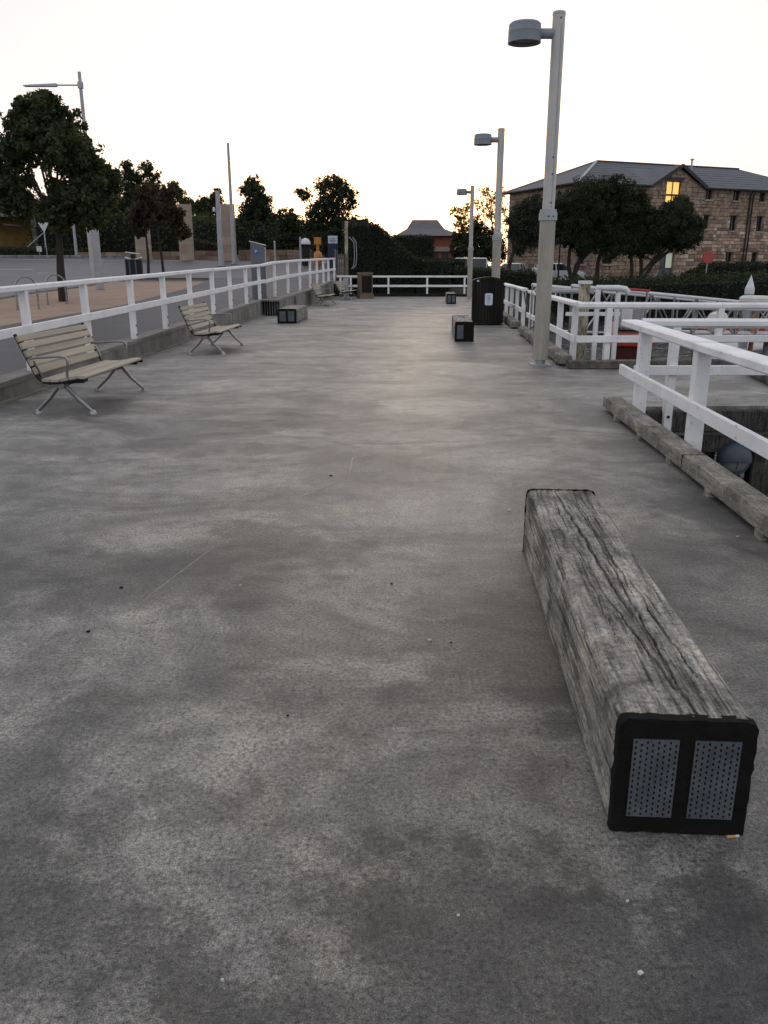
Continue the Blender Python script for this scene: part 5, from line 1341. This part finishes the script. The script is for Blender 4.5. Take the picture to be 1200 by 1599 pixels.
# pale pile with pipe handrail
rt = empty('mooring_pile', (4.02, 17.0, -3.2), 0, 'pale square-topped timber mooring pile behind the white corner railing', 'pile')
MB().bar((0, 0, 0), (.03, 0, 4.5), .2, .2, (1, 0, 0), .04).build('shaft', 'palepile', rt); MB().box((.03, 0, 4.52), (.24, .24, .06), .02).build('cap', 'white_metal', rt)
rt = empty('ladder_rail', (4.3, 16.6, -.4), 0, 'white bent pipe handrail with two posts by the pale mooring pile', 'handrail')
for x, zt in ((4.22, 1.22), (4.62, 1.12)): MB().bar((x, 16.6, -1.7), (x, 16.6, zt), .085, .085, (1, 0, 0), .01).build('post', 'white', rt, world=True)
MB().tube([(4.18, 16.6, 1.22), (4.62, 16.6, 1.22), (4.76, 16.6, 1.20), (4.82, 16.6, 1.13)], .055, 10).build('pipe', 'white_metal', rt, True, world=True)
MB().tube([(3.2, 17.8, 1.14), (4.2, 16.9, 1.14)], .05, 8).build('pipe', 'greymetal', rt, True, world=True)
for z in (.72,): MB().bar((3.62, 16.64, z), (4.7, 16.64, z), .05, .07).build('cross_rail', 'white', rt, world=True)
# white-capped pile and drum
def capile(label, px, py, dep):
    p = D(px, py, dep); rt = empty('capped_pile', (p.x, dep, -3.2), 0, label, 'pile', 'white-capped steel piles'); h = p.z + 3.2
    MB().tube([(0, 0, 0), (0, 0, h - .5)], .145, 8).build('shaft', 'greymetal', rt)
    MB().lathe([(.155, h - .58), (.155, h - .42), (0, h)], (0, 0, 0), 8).build('cone_cap', 'caplight', rt)
capile('grey octagonal pile with white conical cap before the dark shrub bank', 1174, 429, 27)
capile('second grey pile with white conical cap, at the edge beside the first', 1215, 430, 25)
p = D(1180, 468, 20)
rt = empty('round_fender', (p.x, 20, -1.7), 0, 'off-white round drum on an orange-brown post beyond the railing', 'fender')
MB().tube([(0, 0, 0), (.05, 0, p.z + 1.7)], .055, 8).build('post', 'orangewood', rt, True)
MB().lathe([(0, .1), (.3, .09), (.36, .04), (.36, -.04), (.3, -.09), (0, -.1)], (0, 0, p.z + 1.7), 18).build('drum', 'whiteplastic', rt, True)
# red barge
def barge(label, x0, x1, y0, y1, zd, deckmat_, name='work_barge', cat='boat'):
    rt = empty(name, ((x0 + x1) / 2, (y0 + y1) / 2, -1.75), 0, label, cat)
    m = MB(); m.add([(x0 + .15, y0 + .15, -2.1), (x1 - .15, y0 + .15, -2.1), (x1 - .15, y1, -2.1), (x0 + .15, y1, -2.1), (x0, y0, zd - .32), (x1, y0, zd - .32), (x1, y1, zd - .32), (x0, y1, zd - .32)],
          [(0, 3, 2, 1), (4, 5, 6, 7), (0, 1, 5, 4), (1, 2, 6, 5), (2, 3, 7, 6), (3, 0, 4, 7)]); m.build('hull', 'darkred', rt, world=True)
    g = MB()
    for (p, q) in (((x0, y0, zd - .2), (x1, y0, zd - .2)), ((x0, y1, zd - .2), (x1, y1, zd - .2)), ((x0, y0 + .1, zd - .2), (x0, y1 - .1, zd - .2)), ((x1, y0 + .1, zd - .2), (x1, y1 - .1, zd - .2))): g.bar(p, q, .18, .24, None, .02)
    g.build('gunwale', 'redpaint', rt, world=True)
    MB().box(((x0 + x1) / 2, (y0 + y1) / 2, zd - .25), (x1 - x0 - .2, y1 - y0 - .2, .1)).build('deck_boards', deckmat_, rt, world=True)
    return rt
g_ = barge('red work barge with pale control box and frame behind the white finger railing', 5.16, 6.0, 16.92, 20.92, .37, 'darkred')
MB().box((5.5, 17.6, 0.62), (.22, .2, .38), .02).build('control_box', 'white_metal', g_, world=True)
MB().tube([(5.3, 17.3, 0), (5.3, 17.3, .8)], .025, 8).build('rail_post', 'alu', g_, True, world=True)
for x in (5.25, 5.9): MB().tube([(x, 18.9, 0), (x, 18.9, 1.12)], .025, 8).build('rail_post', 'alu', g_, True, world=True)
MB().tube([(5.2, 18.9, 1.15), (5.95, 18.9, 1.1)], .03, 8).build('red_rail', 'redpaint', g_, True, world=True)
MB().box((5.6, 19.8, 0.5), (.6, .7, .5), .03).build('engine_box', 'greymetal', g_, world=True)
g_.rotation_euler.z = R(-16)
g_ = barge('red boat with orange deck and white stripe near the white-capped piles', 13.4, 19.5, 31, 34, -.72, 'orangewood')
MB().box((16.5, 30.86, -1.12), (5.8, .06, .14)).build('white_stripe', 'white_metal', g_, world=True)
MB().box((17.2, 32.6, -.55), (2.2, 1.4, .5), .05).build('deck_box', 'orangewood', g_, world=True)
g_ = barge('small dark red boat lying on the water before the dark shrub bank', 15.0, 17.4, 38.6, 40.0, -1.1, 'darkred')
MB().box((16.2, 39.3, -.95), (.9, .7, .45), .05).build('seat_box', 'darkred', g_, world=True)
p = D(1122, 492, 17.8)
rt = empty('mooring_buoy', (p.x, 17.8, p.z - .5), 0, 'round off-white buoy top seen between the finger rails', 'buoy')
MB().lathe([(0, -.25), (.16, -.2), (.24, 0), (.17, .18), (0, .25)], (0, 0, .35), 16).build('ball', 'whiteplastic', rt, True); MB().tube([(0, 0, -1.2), (0, 0, .2)], .05, 8).build('stem', 'greymetal', rt)

# ------------------------------------------------------------------ small litter and marks on the deck
def grit():
    rng = np.random.default_rng(5); n = 1500; vs = []; fs = []
    oct_ = np.array([(1, 0, 0), (0, 1, 0), (-1, 0, 0), (0, -1, 0), (0, 0, 1)], float); of = [(0, 1, 4), (1, 2, 4), (2, 3, 4), (3, 0, 4)]
    for i in range(n):
        y = 1.0 + 13 * rng.random() ** 1.5; x = rng.uniform(-.55 * y - .4, min(.55 * y + .3, 2.1 + .05 * y)); x = max(x, -4.7)
        r = rng.uniform(.0012, .0035) * (1 + .08 * y); k_ = len(vs)
        for p in oct_: vs.append((x + p[0] * r * rng.uniform(.6, 1.3), y + p[1] * r * rng.uniform(.6, 1.3), p[2] * r * .8))
        fs += [tuple(q + k_ for q in f) for f in of]
    o = fastmesh('deck_grit', vs, fs, 'grit'); tagd(o, 'fine loose grit scattered over the concrete deck', 'grit', kind='stuff')
grit()
p = G(1147, 1309)
rt = empty('cigarette_butt', (p.x - .005, p.y + .002, .0), R(5), 'cigarette butt lying at the black end of the big timber seat', 'litter')
MB().tube([(-.018, 0, .005), (.008, 0, .005)], .0045, 8).build('filter', 'butt', rt, True); MB().tube([(.008, 0, .005), (.02, .001, .005)], .0043, 8).build('paper', 'paper', rt, True)
def scrap(px, py, s_, mat, label, seed):
    rng = random.Random(seed); p = G(px, py); n = 7; r1 = [(s_ * rng.uniform(.6, 1.1) * math.cos(i / n * 6.283), s_ * rng.uniform(.4, .9) * math.sin(i / n * 6.283), .003 + rng.uniform(0, .004)) for i in range(n)]
    vs = [(0, 0, .002 + s_ * .35)] + r1 + [(x, y, 0) for x, y, z in r1]; fs = [(0, 1 + i, 1 + (i + 1) % n) for i in range(n)] + [(1 + i, 1 + n + i, 1 + n + (i + 1) % n, 1 + (i + 1) % n) for i in range(n)]
    o = MB().add(vs, fs).build('litter_scrap', mat); o.location = p; tagd(o, label, 'litter', 'small scraps of litter on the concrete deck')
for i, (px, py, s_, mat) in enumerate(((671, 1000, .009, 'paper'), (980, 1408, .006, 'paper'), (1000, 1520, .008, 'paper'), (348, 1531, .005, 'paper'), (517, 743, .02, 'black'), (138, 987, .012, 'black'), (618, 920, .007, 'paper'), (1152, 838, .012, 'paper'), (705, 1004, .006, 'black'), (716, 1430, .005, 'paper'), (190, 918, .010, 'black'), (795, 797, .012, 'paper'), (612, 912, .008, 'black'), (1138, 1198, .008, 'black'), (450, 1118, .006, 'black'), (376, 915, .008, 'paper'))):
    scrap(px, py, s_, mat, 'tiny pale paper scrap lying on the concrete deck' if mat == 'paper' else 'tiny dark crumb lying on the concrete deck', i)
# pale scratches in the concrete
def scratch(pts, w_, seed):
    rng = random.Random(seed); P_ = [G(*p) for p in pts]; fine = []
    for i in range(len(P_) - 1):
        for k_ in range(10): fine.append(P_[i].lerp(P_[i + 1], k_ / 10))
    m = MB(); prev = None
    for i, p in enumerate(fine):
        d = (fine[min(i + 1, len(fine) - 1)] - fine[max(0, i - 1)]).normalized(); s_ = Vector((d.y, -d.x, 0)) * w_ * rng.uniform(.15, 1.) * math.sin(math.pi * (i + .5) / len(fine))
        c = p + Vector((rng.uniform(-1, 1), rng.uniform(-1, 1), 0)) * w_ * .5 + Vector((0, 0, .0012)); q = (c - s_, c + s_)
        if prev: m.quad(prev[0], q[0], q[1], prev[1])
        prev = q
    o = m.build('deck_scratch', 'scratch'); o['kind'] = 'structure'
M['scratch'] = pm('pale_scratched_concrete', (.40, .38, .35), (.24, .23, .21), 30, .8, 0, kind='World')
scratch([(330, 845), (385, 812), (430, 790), (480, 772), (530, 752), (552, 738), (562, 726)], .009, 1)
scratch([(170, 985), (240, 925), (300, 880), (340, 850), (385, 812)], .0035, 2)
scratch([(455, 700), (520, 688), (600, 692), (700, 690), (800, 686)], .02, 3)
scratch([(545, 745), (550, 720), (553, 708)], .008, 4)
